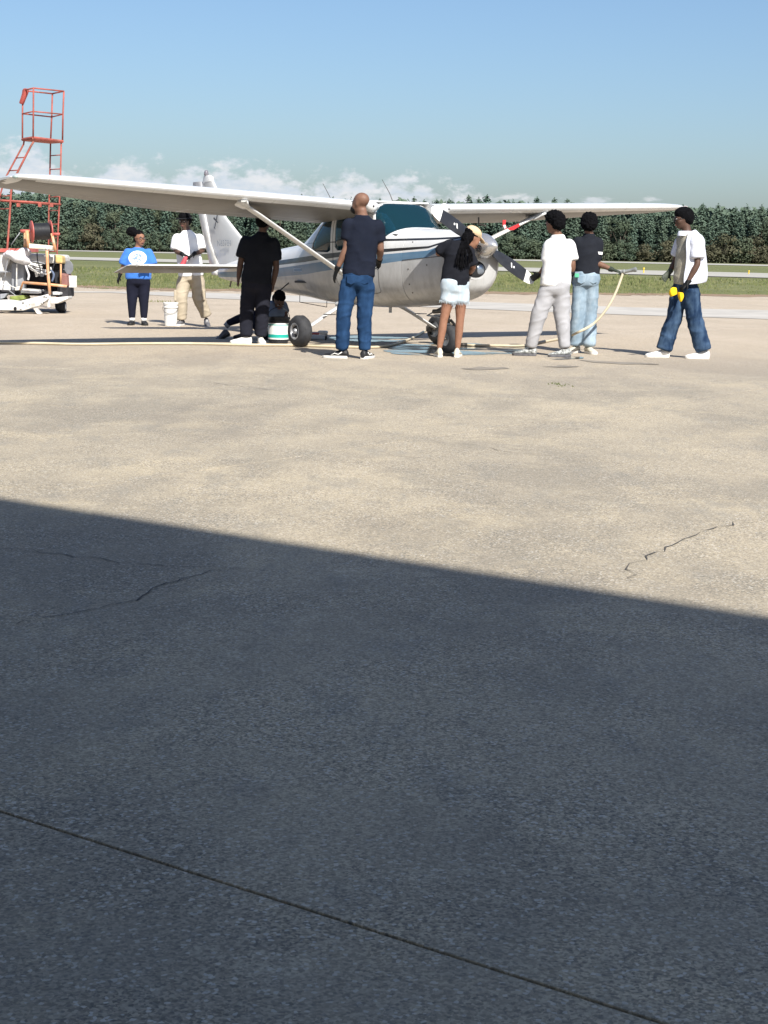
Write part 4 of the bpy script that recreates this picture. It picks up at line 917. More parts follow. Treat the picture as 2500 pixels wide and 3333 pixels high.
def shoe(parent, ank, fdir, off, upper, sole, L=.285, W=.098, lift=0.0, pitch=0.0, name='shoe', stripe=None, high=.10, groundz=0.0):
    f = V(fdir).normalized(); s_ = f.cross(ZUP).normalized(); base = V((ank.x, ank.y, groundz+lift))-f*.075
    Rm = Matrix.Rotation(pitch, 3, s_)
    T = lambda u, v_, w_: base+Rm @ (f*(u*L)+s_*(v_*W/2)+ZUP*w_)
    def foot(z, k, e0=0.0):
        pts = [(-.0+e0, 0), (.02+e0, .55), (.12, .74), (.35, .70), (.58, .90), (.74, 1.0), (.88, .88), (.965-e0, .55), (1.0-e0, 0)]
        P_ = [(u, v_*k) for u, v_ in pts]+[(u, -v_*k) for u, v_ in reversed(pts[1:-1])]
        return [T(u, v_, z) for u, v_ in P_]
    m = MB(); m.loft([foot(0, .96, .01), foot(.012, 1.05), foot(.030, 1.04)]); so_ = MB(); so_.add(m.v, m.f)
    m = MB()
    prof = [(.0, .012, .55, .075), (.04, .02, .72, high), (.18, .02, .80, high+.012), (.34, .02, .80, high-.005), (.50, .02, .88, .078), (.68, .02, .96, .062), (.84, .02, .90, .052), (.95, .02, .62, .042), (.995, .02, .2, .032)]
    rr = []
    for u, z0, wv_, z1 in prof:
        rr.append([T(u, wv_*math.cos(a)*(1 if math.sin(a) < .2 else .86), z0+(z1-z0)*(.5+.5*math.sin(a))) for a in [i*2*math.pi/14 for i in range(14)]])
    m.loft(rr); o = m.build(name, upper, parent, True, off, sharp=60)
    so_.build('sole', sole, o, True, off, sharp=40)
    if stripe:
        m = MB()
        for s2 in (1, -1): m.tube([T(.20, s2*.80, .075), T(.34, s2*.84, .045), T(.48, s2*.92, .058), T(.62, s2*.96, .035)], .007, 6)
        m.build('stripe', stripe, o, True, off)
    m = MB()
    for i in range(4): m.tube([T(.36+.06*i, -.35, .092-.008*i), T(.36+.06*i, .35, .092-.008*i)], .004, 5)
    m.build('laces', SHO['sole'] if upper is not SHO['white'] else SHO['cream'], o, True, off)
    return o
def wr(seed, amp=.006, sc=9.0, ani=1.8):
    def f(p):
        q = V((p.x*sc*.7+p.z*sc*.5, p.y*sc*.7, p.z*sc*ani-p.x*sc*.6)); r_ = 1-abs(mnoise.noise(q*.55+V((0, seed, 3))))*3.2
        return amp*(.75*mnoise.noise(q*.8+V((seed, 0, 0)))+.35*mnoise.noise(q*2.0+V((seed, 5, 0)))-.75*max(r_, 0)**2)
    return f
def person(label, Y0, K, J, hf, skin, shirt, pants, shoes, s=1.0, tilt=0.0, roll=0.0, hair=None, facekw=None, gloves=(None, None), handn=(None, None), curl=(.5, .5), body_vox=.0105, headk=1.0, ground=True, seed=1):
    P = {k: at(*K(v[0], v[1]), Y0+(v[2] if len(v) > 2 else 0)) for k, v in J.items()}
    base = V((*((P['na']+P['nb'])/2).xy, 0))
    if ground:
        for k in ('na', 'nb'):
            if k not in shoes.get('free', ()): P[k].z = .095*s
    e = empty('person', tuple(base), label, 'person', 'people washing the airplane')
    lat = (P['sb']-P['sa']); lath = (P['pb']-P['pa']); hw = lat.length/2; shm = (P['sa']+P['sb'])/2
    up1 = (shm-P['pelv']).normalized(); up2 = (P['neck']-P['chest']).normalized()
    B = MB()
    B.loft([ringe(P['pelv']-up1*.10*s, .10*s, .085*s, lath, up1), ringe(P['pelv'], .155*s, .11*s, lath, up1), ringe(P['waist'], .135*s, .10*s, lat, up1), ringe(P['chest'], .155*s, .115*s, lat, up1), ringe(shm-up2*.03*s, max(hw-.02, .10), .085*s, lat, up2), ringe(shm+up2*.03*s, max(hw-.05, .07), .065*s, lat, up2), ringe(P['neck'], .060*s, .058*s, lat, up2)])
    M = head_rot(hf, tilt, roll); hc = P['head']
    B.tube([P['neck']-up2*.03*s, P['neck'].lerp(hc+M @ V((0, -.02, -.07)), .6), hc+M @ V((0, -.015, -.05))], [.062*s, .054*s, .056*s], 14)
    head_prims(B, hc, M, headk)
    for a in 'ab':
        S_, E_, W_ = P['s'+a], P['e'+a], P['w'+a]
        B.tube([S_, S_.lerp(E_, .35), E_, E_.lerp(W_, .3), W_], [.056*s, .050*s, .041*s, .043*s, .028*s], 12)
        B.tube([P['p'+a], P['p'+a].lerp(P['k'+a], .5), P['k'+a], P['k'+a].lerp(P['n'+a], .35), P['n'+a]], [.085*s, .074*s, .055*s, .056*s, .036*s], 12)
    for i, a in enumerate('ab'):
        d = P['h'+a]-P['w'+a]; nrm = V(handn[i]) if handn[i] else V((0, 1, 0)); th = 1 if a == 'a' else -1
        if gloves[i]:
            g = MB(); hand_prims(g, P['w'+a], d, nrm, 1.04*s, curl[i], th); g.tube([P['w'+a]-d.normalized()*.05, P['w'+a]+d.normalized()*.01], [.036*s, .031*s], 12)
            remesh(g, 'glove', gloves[i], e, .0055, 2, base)
        else: hand_prims(B, P['w'+a], d, nrm, s, curl[i], th)
    remesh(B, 'body', skin, e, body_vox, 3, base)
    # shirt
    if shirt:
        r = shirt['r']; C_ = MB(); hem = P['pelv']-up1*shirt.get('hem', .06); dp = shirt.get('depth', .72); lt2 = lath*.5+lat*.5
        C_.loft([ringe(hem, r[0], r[0]*dp, lt2, up1), ringe(P['pelv'].lerp(P['waist'], .45), r[1], r[1]*dp, lt2, up1), ringe(P['waist'].lerp(P['chest'], .4), r[2], r[2]*dp, lat, up1), ringe(P['chest'], r[3], r[3]*dp, lat, up1), ringe(shm-up2*.05*s, max(hw+.005, r[3]*.92), .115*s, lat, up2), ringe(shm+up2*.02*s, hw-.005, .100*s, lat, up2), ringe(shm+up2*.055*s, hw-.05, .088*s, lat, up2), ringe(P['neck']-up2*.022*s, .088*s, .080*s, lat, up2), ringe(P['neck']-up2*.002*s, .074*s, .072*s, lat, up2)])
        for a in 'ab':
            S_, E_ = P['s'+a], P['e'+a]; fr_ = shirt.get('sleeve', .62); sr = shirt.get('sr', .075); d = (E_-S_).normalized(); inn = (shm-S_).normalized()
            C_.ell(S_+inn*.012, (.078*s, .078*s, .078*s)); C_.tube([S_+inn*.03-d*.02, S_+d*.03+inn*.008, S_.lerp(E_, fr_*.6), S_.lerp(E_, fr_)], [.070*s, .080*s, sr*1.0, sr*1.06], 14)
        remesh(C_, 'shirt', shirt['m'], e, .012, 3, base, wr(seed, shirt.get('wr', .007), 8.5, 1.3))
        if shirt.get('collar'):
            m = MB(); m.loft([ringe(P['neck']+up2*(z_-.02), rr_, rr_*.98, lat, up2, 20, 2) for z_, rr_ in ((-.03, .080*s), (.028, .071*s), (.03, .066*s), (-.02, .072*s))], cap=False); m.build('collar', shirt['m'], e, True, base)
    # trousers
    if pants:
        pr_ = pants['r']; T_ = MB(); wz = P['pelv']+up1*pants.get('rise', .06)
        T_.loft([ringe(wz, pants['w'], pants['w']*.74, lath, up1), ringe(P['pelv'], pants['w']*1.05, pants['w']*.80, lath, up1), ringe(P['pelv']-up1*.09*s, pants['w']*.98, pants['w']*.76, lath, up1), ringe(P['pelv']-up1*.135*s, pants['w']*.6, pants['w']*.5, lath, up1)])
        fr_ = pants.get('len', 1.0)
        for a in 'ab':
            H_, K_, N_ = P['p'+a], P['k'+a], P['n'+a]
            if fr_ >= 1:
                nd = N_.lerp(K_, pants.get('up', .03)); T_.tube([H_, H_.lerp(K_, .5), K_, K_.lerp(nd, .5), nd], [pr_[0], (pr_[0]+pr_[1])/2, pr_[1], (pr_[1]+pr_[2])/2, pr_[2]], 16)
            else: T_.tube([H_, H_.lerp(K_, fr_*.5), H_.lerp(K_, fr_)], [pr_[0], (pr_[0]+pr_[1])/2, pr_[1]], 16)
        remesh(T_, pants.get('name', 'trousers'), pants['m'], e, .012, 3, base, wr(seed+7, pants.get('wr', .009), 7.5, 1.5))
    for i, a in enumerate('ab'):
        sh = shoes[a]; shoe(e, P['n'+a], sh[0], base, shoes['m'], shoes['sole'], shoes.get('L', .285)*s, .10*s, sh[1] if len(sh) > 1 else 0, sh[2] if len(sh) > 2 else 0, stripe=shoes.get('stripe'))
        if shoes.get('sock'):
            m = MB(); m.tube([P['n'+a]-ZUP*.03, P['n'+a].lerp(P['k'+a], shoes.get('sockh', .22))], [.044*s, .048*s], 12); m.build('sock', shoes['sock'], e, True, base)
    # hair
    H = MB(); X_ = lambda p, r: H.ell(hc+M @ (V(p)*headk), tuple(q*headk for q in r), M, 20, 14)
    if hair == 'afro':
        X_((0, -.026, .064), (.089, .097, .072)); X_((0, -.046, .028), (.088, .083, .078)); X_((0, -.066, -.025), (.080, .062, .062)); X_((0, .030, .088), (.080, .070, .052))
        remesh(H, 'hair', HAIR, e, .007, 2, base, lambda p: .012*mnoise.noise(p*34)+.009*mnoise.noise(p*75), 7)
    elif hair == 'short':
        X_((0, -.024, .060), (.083, .101, .077)); X_((0, -.040, .025), (.083, .084, .075)); X_((0, -.062, -.025), (.070, .052, .055)); X_((0, .028, .080), (.066, .066, .044))
        remesh(H, 'hair', HAIR, e, .007, 2, base, lambda p: .004*mnoise.noise(p*50)+.003*mnoise.noise(p*90), 6)
    elif hair == 'bun':
        X_((0, -.028, .062), (.083, .098, .074)); X_((0, -.05, .0), (.080, .062, .07)); H.ell(hc+V((-.135, .07, .115)), (.083, .083, .076)); H.ell(hc+V((-.06, .04, .08)), (.07, .07, .06))
        remesh(H, 'hair', HAIR, e, .007, 1, base, lambda p: .009*mnoise.noise(p*34)+.004*mnoise.noise(p*80))
    elif hair == 'stubble':
        X_((0, -.036, .018), (.0785, .086, .062)); remesh(H, 'hair', HAIRS, e, .008, 2, base)
    elif hair == 'long':
        X_((0, -.028, .060), (.088, .104, .080)); X_((0, -.06, -.02), (.090, .07, .10))
        remesh(H, 'hair', HAIR, e, .007, 1, base, lambda p: .007*mnoise.noise(p*40))
    if facekw is not None: face(hc, M, headk, e, base, **facekw)
    return e, P, base, M, hc
K2 = lambda x, y: (360+x/4.1475, 680+y/4.1475); K3 = lambda x, y: (650+x/2.552, 640+y/2.552); K4 = lambda x, y: (1000+x/3.569, 580+y/3.569)
K5 = lambda x, y: (1300+x/3.318, 620+y/3.318); K6 = lambda x, y: (1640+x/3.95, 650+y/3.95); K7 = lambda x, y: (2050+x/3.686, 620+y/3.686)

# -- bald man in navy tee, back turned
p_navy = person('bald man in navy tee and blue jeans with black glove, his back turned', 18.43, K4,
    dict(sa=(478, 545), sb=(830, 560), ea=(455, 810, -.02), eb=(852, 830, .02), wa=(345, 1065, .0), wb=(838, 960, .22), ha=(300, 1200, .04), hb=(820, 1010, .32), pa=(490, 1200), pb=(690, 1200), ka=(425, 1590, -.02), kb=(662, 1600), na=(405, 1990, 0), nb=(672, 2010, .0),
         pelv=(590, 1140), waist=(615, 990), chest=(638, 700), neck=(642, 425), head=(620, 300)),
    (-.72, .70, -.05), SK['light'], dict(m=CL['navy'], r=(.188, .186, .182, .184), hem=.0, sleeve=.66, sr=.074), dict(m=CL['jeans_blue'], r=(.100, .086, .074), w=.170, up=.0, wr=.012),
    dict(m=SHO['black'], sole=SHO['sole'], a=((-.96, .26, 0),), b=((.35, .94, 0),), stripe=SHO['sole'], L=.30), 1.04, facekw=dict(mask=GLV), gloves=(GLV, GLV), handn=((.9, .3, 0), (-.5, 0, -.5)), curl=(.35, .6), headk=1.03, seed=3)
# -- man in black polo under the wing
p_polo = person('man in black polo and dark trousers with pale shoes, standing under the wing', 20.98, K3,
    dict(sa=(378, 372), sb=(622, 388), ea=(338, 560), eb=(636, 590), wa=(322, 680), wb=(612, 725), ha=(318, 735), hb=(602, 795), pa=(415, 725), pb=(540, 725), ka=(392, 930, .02), kb=(522, 930, -.02), na=(385, 1150), nb=(508, 1150),
         pelv=(470, 700), waist=(482, 610), chest=(500, 470), neck=(520, 300), head=(532, 212)),
    (.25, .95, -.2), SK['deep'], dict(m=CL['black'], r=(.200, .192, .186, .188), hem=.04, sleeve=.72, sr=.082, collar=True), dict(m=CL['darkpants'], r=(.108, .092, .080), w=.178, up=.0),
    dict(m=SHO['white'], sole=SHO['sole'], a=((-.93, -.3, 0),), b=((.2, -.95, 0),), L=.29), 1.0, hair='short', handn=((.8, .3, 0), (-.8, .2, 0)), body_vox=.008, seed=9)
# -- girl leaning on the cowling
p_girl = person('girl in black shirt, tan cap and pale denim shorts leaning on the cowling', 19.05, K5,
    dict(sa=(520, 592, .06), sb=(752, 660, -.04), ea=(408, 690, .10), eb=(798, 830, .02), wa=(470, 640, .24), wb=(760, 900, .22), ha=(520, 600, .31), hb=(745, 900, .34), pa=(552, 1085), pb=(668, 1085), ka=(478, 1400, -.02), kb=(655, 1400, .0), na=(432, 1670, -.02), nb=(628, 1680, .02),
         pelv=(600, 1010), waist=(600, 900), chest=(632, 720), neck=(745, 560, -.01), head=(786, 520, -.02)),
    (.82, .40, -.42), SK['tan'], dict(m=CL['blackshirt'], r=(.172, .168, .160, .160), hem=.02, sleeve=.85, sr=.072, wr=.012), dict(m=CL['shorts_light'], r=(.105, .102, .1), w=.165, len=.40, wr=.007, name='shorts'),
    dict(m=SHO['cream'], sole=SHO['sole'], a=((-.15, .98, 0),), b=((.15, .98, 0),), L=.26), .93, roll=.0, tilt=-.1, hair='long', facekw={}, gloves=(None, GLV), handn=((0, .3, -1), (-1, .2, -.3)), seed=14, headk=.97)
e_, P_, b_, M_, hc_ = p_girl
capm = cloth('cap_tan', (.62, .47, .30), .06); m = MB(); m.ell(hc_+M_ @ V((0, -.02, .072)), (.092, .108, .072), M_, 20, 12); m.ell(hc_+M_ @ V((0, .10, .05)), (.075, .085, .010), M_ @ Matrix.Rotation(-.25, 3, 'X'), 16, 8); remesh(m, 'cap', capm, e_, .007, 1, b_)
m = MB(); m.ell(hc_+M_ @ V((0, -.120, .055)), (.032, .014, .022), M_); m.build('cap_opening', HAIR, e_, True, b_)
random.seed(4)
for k in range(9):                                        # long braids down the back
    st0 = hc_+M_ @ V((-.05+.012*k, -.085, -.03)); en = at(*K5(610+22*k, 850-abs(k-3)*16), 19.05-.155); pts = crspline([st0, st0.lerp(en, .3)+V((-.01, -.07, -.01)), st0.lerp(en, .65)+V((random.uniform(-.02, .02), -.045, 0)), en], 8)
    m = MB(); m.tube(pts, [.0105*(1+.28*math.sin(i*1.55)) for i in range(len(pts))], 7); m.build('braid', HAIR, e_, True, b_)
m = MB()
for a, fr_ in (('a', .41), ('b', .41)):
    H_, K_ = P_['p'+a], P_['k'+a]; c0 = H_.lerp(K_, fr_); d = (K_-H_).normalized(); ax_, bx_ = frame_for(d)
    for i in range(34):
        t = i*2*math.pi/34; q = c0+ax_*.1*math.cos(t)+bx_*.1*math.sin(t); m.tube([q-d*.012, q+d*random.uniform(.008, .028)+ax_*random.uniform(-.008, .008)], [.004, .002], 4)
m.build('frayed_hem', CL['shorts_light'], e_, False, b_)
# -- young man in white tee and grey sweatpants
p_white = person('young man in white tee, grey sweatpants and black gloves, beside the propeller', 19.54, K6,
    dict(sa=(575, 590, -.02), sb=(850, 585, .04), ea=(556, 840, .0), eb=(884, 830, .0), wa=(452, 968, .08), wb=(878, 960, .04), ha=(380, 1005, .12), hb=(870, 1040, .1), pa=(575, 1140), pb=(735, 1140), ka=(450, 1480, -.02), kb=(745, 1480), na=(345, 1890, .02), nb=(788, 1915, -.05),
         pelv=(662, 1090), waist=(672, 960), chest=(700, 700), neck=(690, 445), head=(648, 300)),
    (-.80, .58, -.12), SK['brown'], dict(m=CL['white'], r=(.190, .186, .178, .176), hem=.03, sleeve=.80, sr=.080, wr=.006), dict(m=CL['grey'], r=(.108, .098, .070), w=.172, up=.02, wr=.009),
    dict(m=SHO['run'], sole=SHO['grey'], a=((-.98, .15, 0),), b=((-.93, -.3, 0),), L=.30), 1.0, hair='afro', facekw={}, gloves=(GLV, GLV), handn=((.6, .5, .3), (-.8, .2, 0)), curl=(.8, .4), seed=21)
# -- young man in black polo and light jeans with the hose
p_jean = person('young man in black polo and light blue jeans holding up the hose', 20.31, K6,
    dict(sa=(948, 555), sb=(1215, 560), ea=(905, 800, .05), eb=(1172, 805, -.02), wa=(895, 960, .06), wb=(1395, 900, -.12), ha=(890, 1010, .06), hb=(1490, 930, -.18), pa=(985, 1020), pb=(1130, 1020), ka=(948, 1460), kb=(1118, 1450, .02), na=(922, 1880, .05), nb=(1092, 1945, -.05),
         pelv=(1060, 985), waist=(1070, 880), chest=(1082, 690), neck=(1098, 445), head=(1095, 320)),
    (.12, .98, -.14), SK['brown'], dict(m=CL['black'], r=(.168, .165, .162, .168), hem=-.01, sleeve=.80, sr=.078, collar=True, wr=.006), dict(m=CL['jeans_light'], r=(.092, .080, .086), w=.166, up=-.0, wr=.011),
    dict(m=SHO['cream'], sole=SHO['sole'], a=((-.6, -.8, 0),), b=((.3, -.95, 0),), L=.28), 1.0, hair='afro', facekw={}, gloves=(GLV, GLVG), handn=((.8, .2, 0), (.2, -.2, -1)), curl=(.4, .75), seed=29)
e_, P_, b_, M_, hc_ = p_jean
q_ = P_['sb'].lerp(P_['eb'], .52)+V((.03, -.083, 0)); m = MB(); m.box(q_, (.070, .006, .034), Matrix.Rotation(.08, 3, 'Y')); m.build('sleeve_patch', CL['white'], e_, False, b_, bevel=.002)
m = MB(); m.box(P_['pelv']+V((-.135, -.128, .01)), (.055, .02, .05)); m.build('green_rag', simple('rag_green', (.10, .42, .25), .8), e_, False, b_, bevel=.006)
# -- man walking in from the right
p_walk = person('man in open white shirt and blue jeans walking with yellow cloth in hand', 19.74, K7,
    dict(sa=(628, 590, .15), sb=(795, 600, -.15), ea=(545, 860, .22), eb=(812, 885, -.22), wa=(470, 985, .16), wb=(690, 1105, -.22), ha=(405, 1065, .12), hb=(610, 1185, -.24), pa=(600, 1160, .07), pb=(725, 1160, -.07), ka=(535, 1520, .06), kb=(775, 1540, -.06), na=(405, 1935, .06), nb=(885, 1945, -.08),
         pelv=(665, 1100), waist=(665, 980), chest=(700, 740), neck=(690, 500), head=(640, 340)),
    (-.97, -.15, -.16), SK['deep'], dict(m=CL['stone'], r=(.150, .150, .150, .158), hem=.03, sleeve=.3, sr=.07, depth=.86), dict(m=CL['jeans_dark'], r=(.108, .098, .105), w=.150, up=-.01, wr=.012),
    dict(m=SHO['white'], sole=SHO['sole'], a=((-.99, -.1, 0),), b=((-.99, -.06, 0),), L=.30), 1.02, hair='short', facekw=dict(glasses=True), gloves=(GLVG, GLV), handn=((.4, -.6, .4), (.3, .3, -.6)), curl=(.5, .9), seed=37)
e_, P_, b_, M_, hc_ = p_walk
# open overshirt: back, near front and sleeves hanging off the shoulders
ov = MB(); Kw = lambda x, y, d: at(*K7(x, y), 19.74+d)
def sheet(rows, th):
    a = [[Kw(*p) for p in r_] for r_ in rows]; n = len(a[0]); up_ = []
    for r_ in a: up_.append(crspline(r_, 4))
    m_ = len(up_[0]); vs_ = [p for r_ in up_ for p in r_]; fs_ = [(i*m_+j, i*m_+j+1, (i+1)*m_+j+1, (i+1)*m_+j) for i in range(len(up_)-1) for j in range(m_-1)]
    return vs_, fs_
vs_, fs_ = sheet([[(705, 500, -.11), (770, 470, -.05), (775, 470, .06), (690, 500, .13), (640, 520, .14)], [(665, 620, -.20), (800, 560, -.20), (880, 560, .0), (760, 560, .20), (600, 600, .19)], [(680, 760, -.20), (845, 700, -.20), (905, 720, .0), (800, 720, .19), (590, 740, .19)],
                  [(670, 900, -.20), (860, 880, -.20), (925, 900, .0), (830, 900, .19), (575, 880, .19)], [(645, 1020, -.21), (870, 1010, -.21), (935, 1030, .0), (840, 1020, .19), (570, 960, .19)], [(640, 1140, -.21), (840, 1120, -.22), (915, 1100, .0), (840, 1100, .19), (560, 1010, .20)]], .01)
ov.add(vs_, fs_); o = ov.build('open_shirt', CL['openshirt'], e_, True, b_, fix=False); sd_ = o.modifiers.new('t', 'SOLIDIFY'); sd_.thickness = .014; sd_.offset = 0; su = o.modifiers.new('s', 'SUBSURF'); su.levels = 2; su.render_levels = 2
sv = MB(); sv.tube([P_['sb']+V((0, .03, .03)), P_['sb']+V((.01, -.02, -.02)), P_['sb'].lerp(P_['eb'], .45), P_['sb'].lerp(P_['eb'], .78)], [.085, .10, .092, .098], 16); remesh(sv, 'shirt_sleeve', CL['openshirt'], e_, .012, 2, b_, wr(5, .005))
sv = MB(); sv.tube([P_['sa'], P_['sa'].lerp(P_['ea'], .75)], [.085, .09], 14); remesh(sv, 'shirt_sleeve', CL['openshirt'], e_, .012, 2, b_)
m = MB(); m.loft([ringe(P_['neck']+V((-.02, 0, z_)), r_, r_*1.15, V((0, 1, 0)), ZUP, 18, 2) for z_, r_ in ((-.045, .088), (.012, .076), (.014, .070), (-.03, .076))], cap=False); m.build('shirt_collar', CL['openshirt'], e_, True, b_)
# blue tee with its round print (flat print, so it lives in the cloth's material)
s = NT('blue_tee_print'); tcx = s.n('ShaderNodeTexCoord'); sp_ = s.n('ShaderNodeSeparateXYZ'); s.l(tcx.outputs['Object'], sp_.inputs[0])
wb = gnd(450, 1058); pc = at(*K2(378, 662), 25.44)
_na, _nb = at(*K2(290, 1500), 25.44), at(*K2(450, 1500), 25.44); wbase = V(((_na.x+_nb.x)/2, (_na.y+_nb.y)/2, 0))
dx = s.math('DIVIDE', s.math('SUBTRACT', sp_.outputs[0], pc.x-wbase.x), .142); dz = s.math('DIVIDE', s.math('SUBTRACT', sp_.outputs[2], pc.z), .112)
rr = s.math('SQRT', s.math('ADD', s.math('MULTIPLY', dx, dx), s.math('MULTIPLY', dz, dz))); frontm = s.math('LESS_THAN', sp_.outputs[1], -.05)
ang = s.math('ARCTAN2', dz, dx); blu_ = s.mix(s.noise(tcx.outputs['Object'], 6, 4), (.045, .17, .56), (.06, .20, .62))
ink = s.math('MULTIPLY', s.math('LESS_THAN', rr, .62), s.math('GREATER_THAN', s.noise(tcx.outputs['Object'], 42, 3, .6), .47))
ring = s.math('MULTIPLY', s.math('MULTIPLY', s.math('GREATER_THAN', rr, .74), s.math('LESS_THAN', rr, .88)), s.math('MULTIPLY', s.math('GREATER_THAN', s.math('SINE', s.math('MULTIPLY', ang, 26)), .25), s.math('LESS_THAN', s.math('ABSOLUTE', s.math('SINE', s.math('MULTIPLY', rr, 60))), .85)))
pr_c = s.mix(s.math('MULTIPLY', ink, .85), (.80, .82, .85), (.10, .20, .42)); pr_c = s.mix(s.math('MULTIPLY', ring, .7), pr_c, (.08, .14, .34))
s.bsdf(s.mix(s.math('MULTIPLY', s.math('LESS_THAN', rr, 1.0), frontm), blu_, pr_c), .9, 0, s.bump(s.noise(tcx.outputs['Object'], 120, 3), .2, .005), .15, 0, .1)
# -- woman in blue tee
p_wom = person('woman in blue tee with white round print, hair in a bun, behind the tailplane', 25.44, K2,
    dict(sa=(226, 590), sb=(522, 595), ea=(172, 770), eb=(566, 770, -.02), wa=(122, 905, -.02), wb=(500, 800, -.2), ha=(88, 1010, -.04), hb=(450, 790, -.24), pa=(298, 985), pb=(452, 985), ka=(290, 1215), kb=(450, 1215), na=(290, 1500), nb=(450, 1500),
         pelv=(375, 935), waist=(372, 830), chest=(372, 670), neck=(372, 515), head=(392, 405)),
    (.60, -.79, .02), SK['tan'], dict(m=MATS['blue_tee_print'], r=(.205, .205, .200, .195), hem=.02, sleeve=.92, sr=.085, depth=.70), dict(m=CL['legging'], r=(.105, .080, .050), w=.175, up=.04, wr=.003, name='leggings'),
    dict(m=SHO['black'], sole=SHO['soled'], a=((-.1, -.99, 0),), b=((.35, -.93, 0),), sock=CL['white'], sockh=.10, L=.26), .92, hair='bun', facekw=dict(glasses=True), gloves=(GLV, GLV), handn=((.8, -.2, 0), (0, 0, -1)), seed=44, headk=.98)
# -- man in white tee and khaki cargo trousers
p_kha = person('man in white tee and khaki cargo trousers holding a red cloth, beside the fin', 25.56, K2,
    dict(sa=(890, 400), sb=(1205, 400), ea=(878, 570, -.03), eb=(1245, 565, -.02), wa=(975, 612, -.20), wb=(1120, 612, -.20), ha=(1035, 640, -.26), hb=(1060, 655, -.26), pa=(995, 930), pb=(1170, 930), ka=(950, 1200, -.08), kb=(1190, 1190, .02), na=(955, 1490, -.05), nb=(1295, 1445, .12),
         pelv=(1085, 870), waist=(1070, 720), chest=(1045, 520), neck=(1035, 285), head=(1000, 165)),
    (-.30, -.95, -.12), SK['deep'], dict(m=CL['white'], r=(.205, .200, .195, .195), hem=.05, sleeve=.88, sr=.088), dict(m=CL['khaki'], r=(.110, .104, .090), w=.178, up=.0, wr=.012),
    dict(m=SHO['grey'], sole=SHO['sole'], a=((-.3, -.95, 0),), b=((.25, -.97, 0), .04, -.35), free=('nb',), L=.29), 1.0, hair='short', facekw=dict(glasses=True), gloves=(GLV, GLV), handn=((.2, -.2, -1), (-.2, -.2, -1)), curl=(.7, .7), seed=51)
e_, P_, b_, M_, hc_ = p_kha
m = MB(); m.ell(hc_+M_ @ V((0, -.02, .065)), (.094, .110, .085), M_, 20, 12); m.ell(hc_+M_ @ V((0, .02, .045)), (.15, .17, .012), M_, 24, 8); remesh(m, 'hat', cloth('hat_black', (.014, .014, .016)), e_, .009, 1, b_)
for a in 'ab':                                             # cargo pockets
    q_ = P_['k'+a].lerp(P_['p'+a], .12)+V((-.085 if a == 'a' else .09, -.03, 0)); m = MB(); m.box(q_, (.045, .13, .17)); m.build('cargo_pocket', CL['khaki'], e_, False, b_, bevel=.015)
# -- person sitting on the ground under the fuselage, mostly behind the man in the black polo
p_sit = person('person in grey blue top and dark leggings sitting under the fuselage, one leg stretched out', 22.05, K3,
    dict(sa=(590, 905, .0), sb=(690, 900, .16), ea=(560, 1000, -.05), eb=(715, 990, .06), wa=(560, 1090, -.12), wb=(720, 1050, -.06), ha=(560, 1130, -.14), hb=(724, 1090, -.10), pa=(545, 1130, -.05), pb=(610, 1130, .10), ka=(395, 985, -.02), kb=(455, 975, .08), na=(215, 1060, -.02), nb=(380, 1120, .10),
         pelv=(590, 1125), waist=(605, 1060), chest=(628, 975), neck=(655, 890, .05), head=(660, 862, -.04)),
    (.25, -.6, -.75), SK['deep'], dict(m=CL['greyblue'], r=(.165, .160, .155, .150), hem=.0, sleeve=.7, sr=.07), dict(m=CL['legging'], r=(.088, .068, .047), w=.150, up=.06, wr=.004, name='leggings', rise=.03),
    dict(m=SHO['grey'], sole=SHO['soled'], a=((-.62, -.25, .1), .06, -.6), b=((-.95, -.1, 0), .0, 0), sock=CL['sock'], sockh=.16, L=.27, free=('na', 'nb')), .90, hair='long', facekw={}, gloves=(GLV, GLV), handn=((0, -.3, -1), (0, -.3, -1)), seed=60, ground=False, headk=.95)
# pockets, waistbands and seams that show on the trousers seen from behind
def backpockets(pp, mat, dy, wd=.075):
    e_, P_, b_, M_, hc_ = pp
    lat_ = (P_['pb']-P_['pa']).normalized()
    for sg in (-1, 1):
        c_ = P_['pelv']+lat_*(sg*wd)+V((0, dy, -.035)); m = MB(); m.prism([c_+lat_*x+V((0, 0, z)) for x, z in ((-.048, .05), (.048, .05), (.048, -.035), (0, -.058), (-.048, -.035))], (0, .03, 0)); m.build('back_pocket', mat, e_, False, b_, bevel=.006)
backpockets(p_navy, CL['jeans_blue'], -.134); backpockets(p_jean, CL['jeans_light'], -.131)

# ================================================================== SMALLER THINGS
# ---- hose
hose_m = simple('hose_cream', (.52, .45, .32), .55, 0, .10, 6, 0)
hp = [gnd(-160, 1119), gnd(0, 1121), gnd(120, 1122), gnd(260, 1125), gnd(450, 1123), gnd(640, 1123), gnd(800, 1127), gnd(950, 1128), gnd(1100, 1133), gnd(1230, 1134), gnd(1300, 1120), gnd(1350, 1100), gnd(1395, 1074), gnd(1425, 1061), gnd(1455, 1056), gnd(1478, 1060), gnd(1492, 1085), gnd(1490, 1118), gnd(1520, 1127), gnd(1600, 1129), gnd(1690, 1130), gnd(1740, 1124), gnd(1790, 1113), gnd(1838, 1104)]
hp = [V((p.x, p.y, .019)) for p in hp]; Yj = 20.31
hand_h = p_jean[1]['hb']
air = [at(1868, 1088, 20.05), at(1930, 1055, 20.0), at(1975, 1005, 20.02), at(2005, 950, 20.06), at(2022, 905, 20.09), at(2029, 885, 20.10)]
pts = crspline(hp, 7)[:-1]+crspline([hp[-1]]+air, 7); pts = [V((p.x, p.y, max(p.z, .019))) for p in pts]
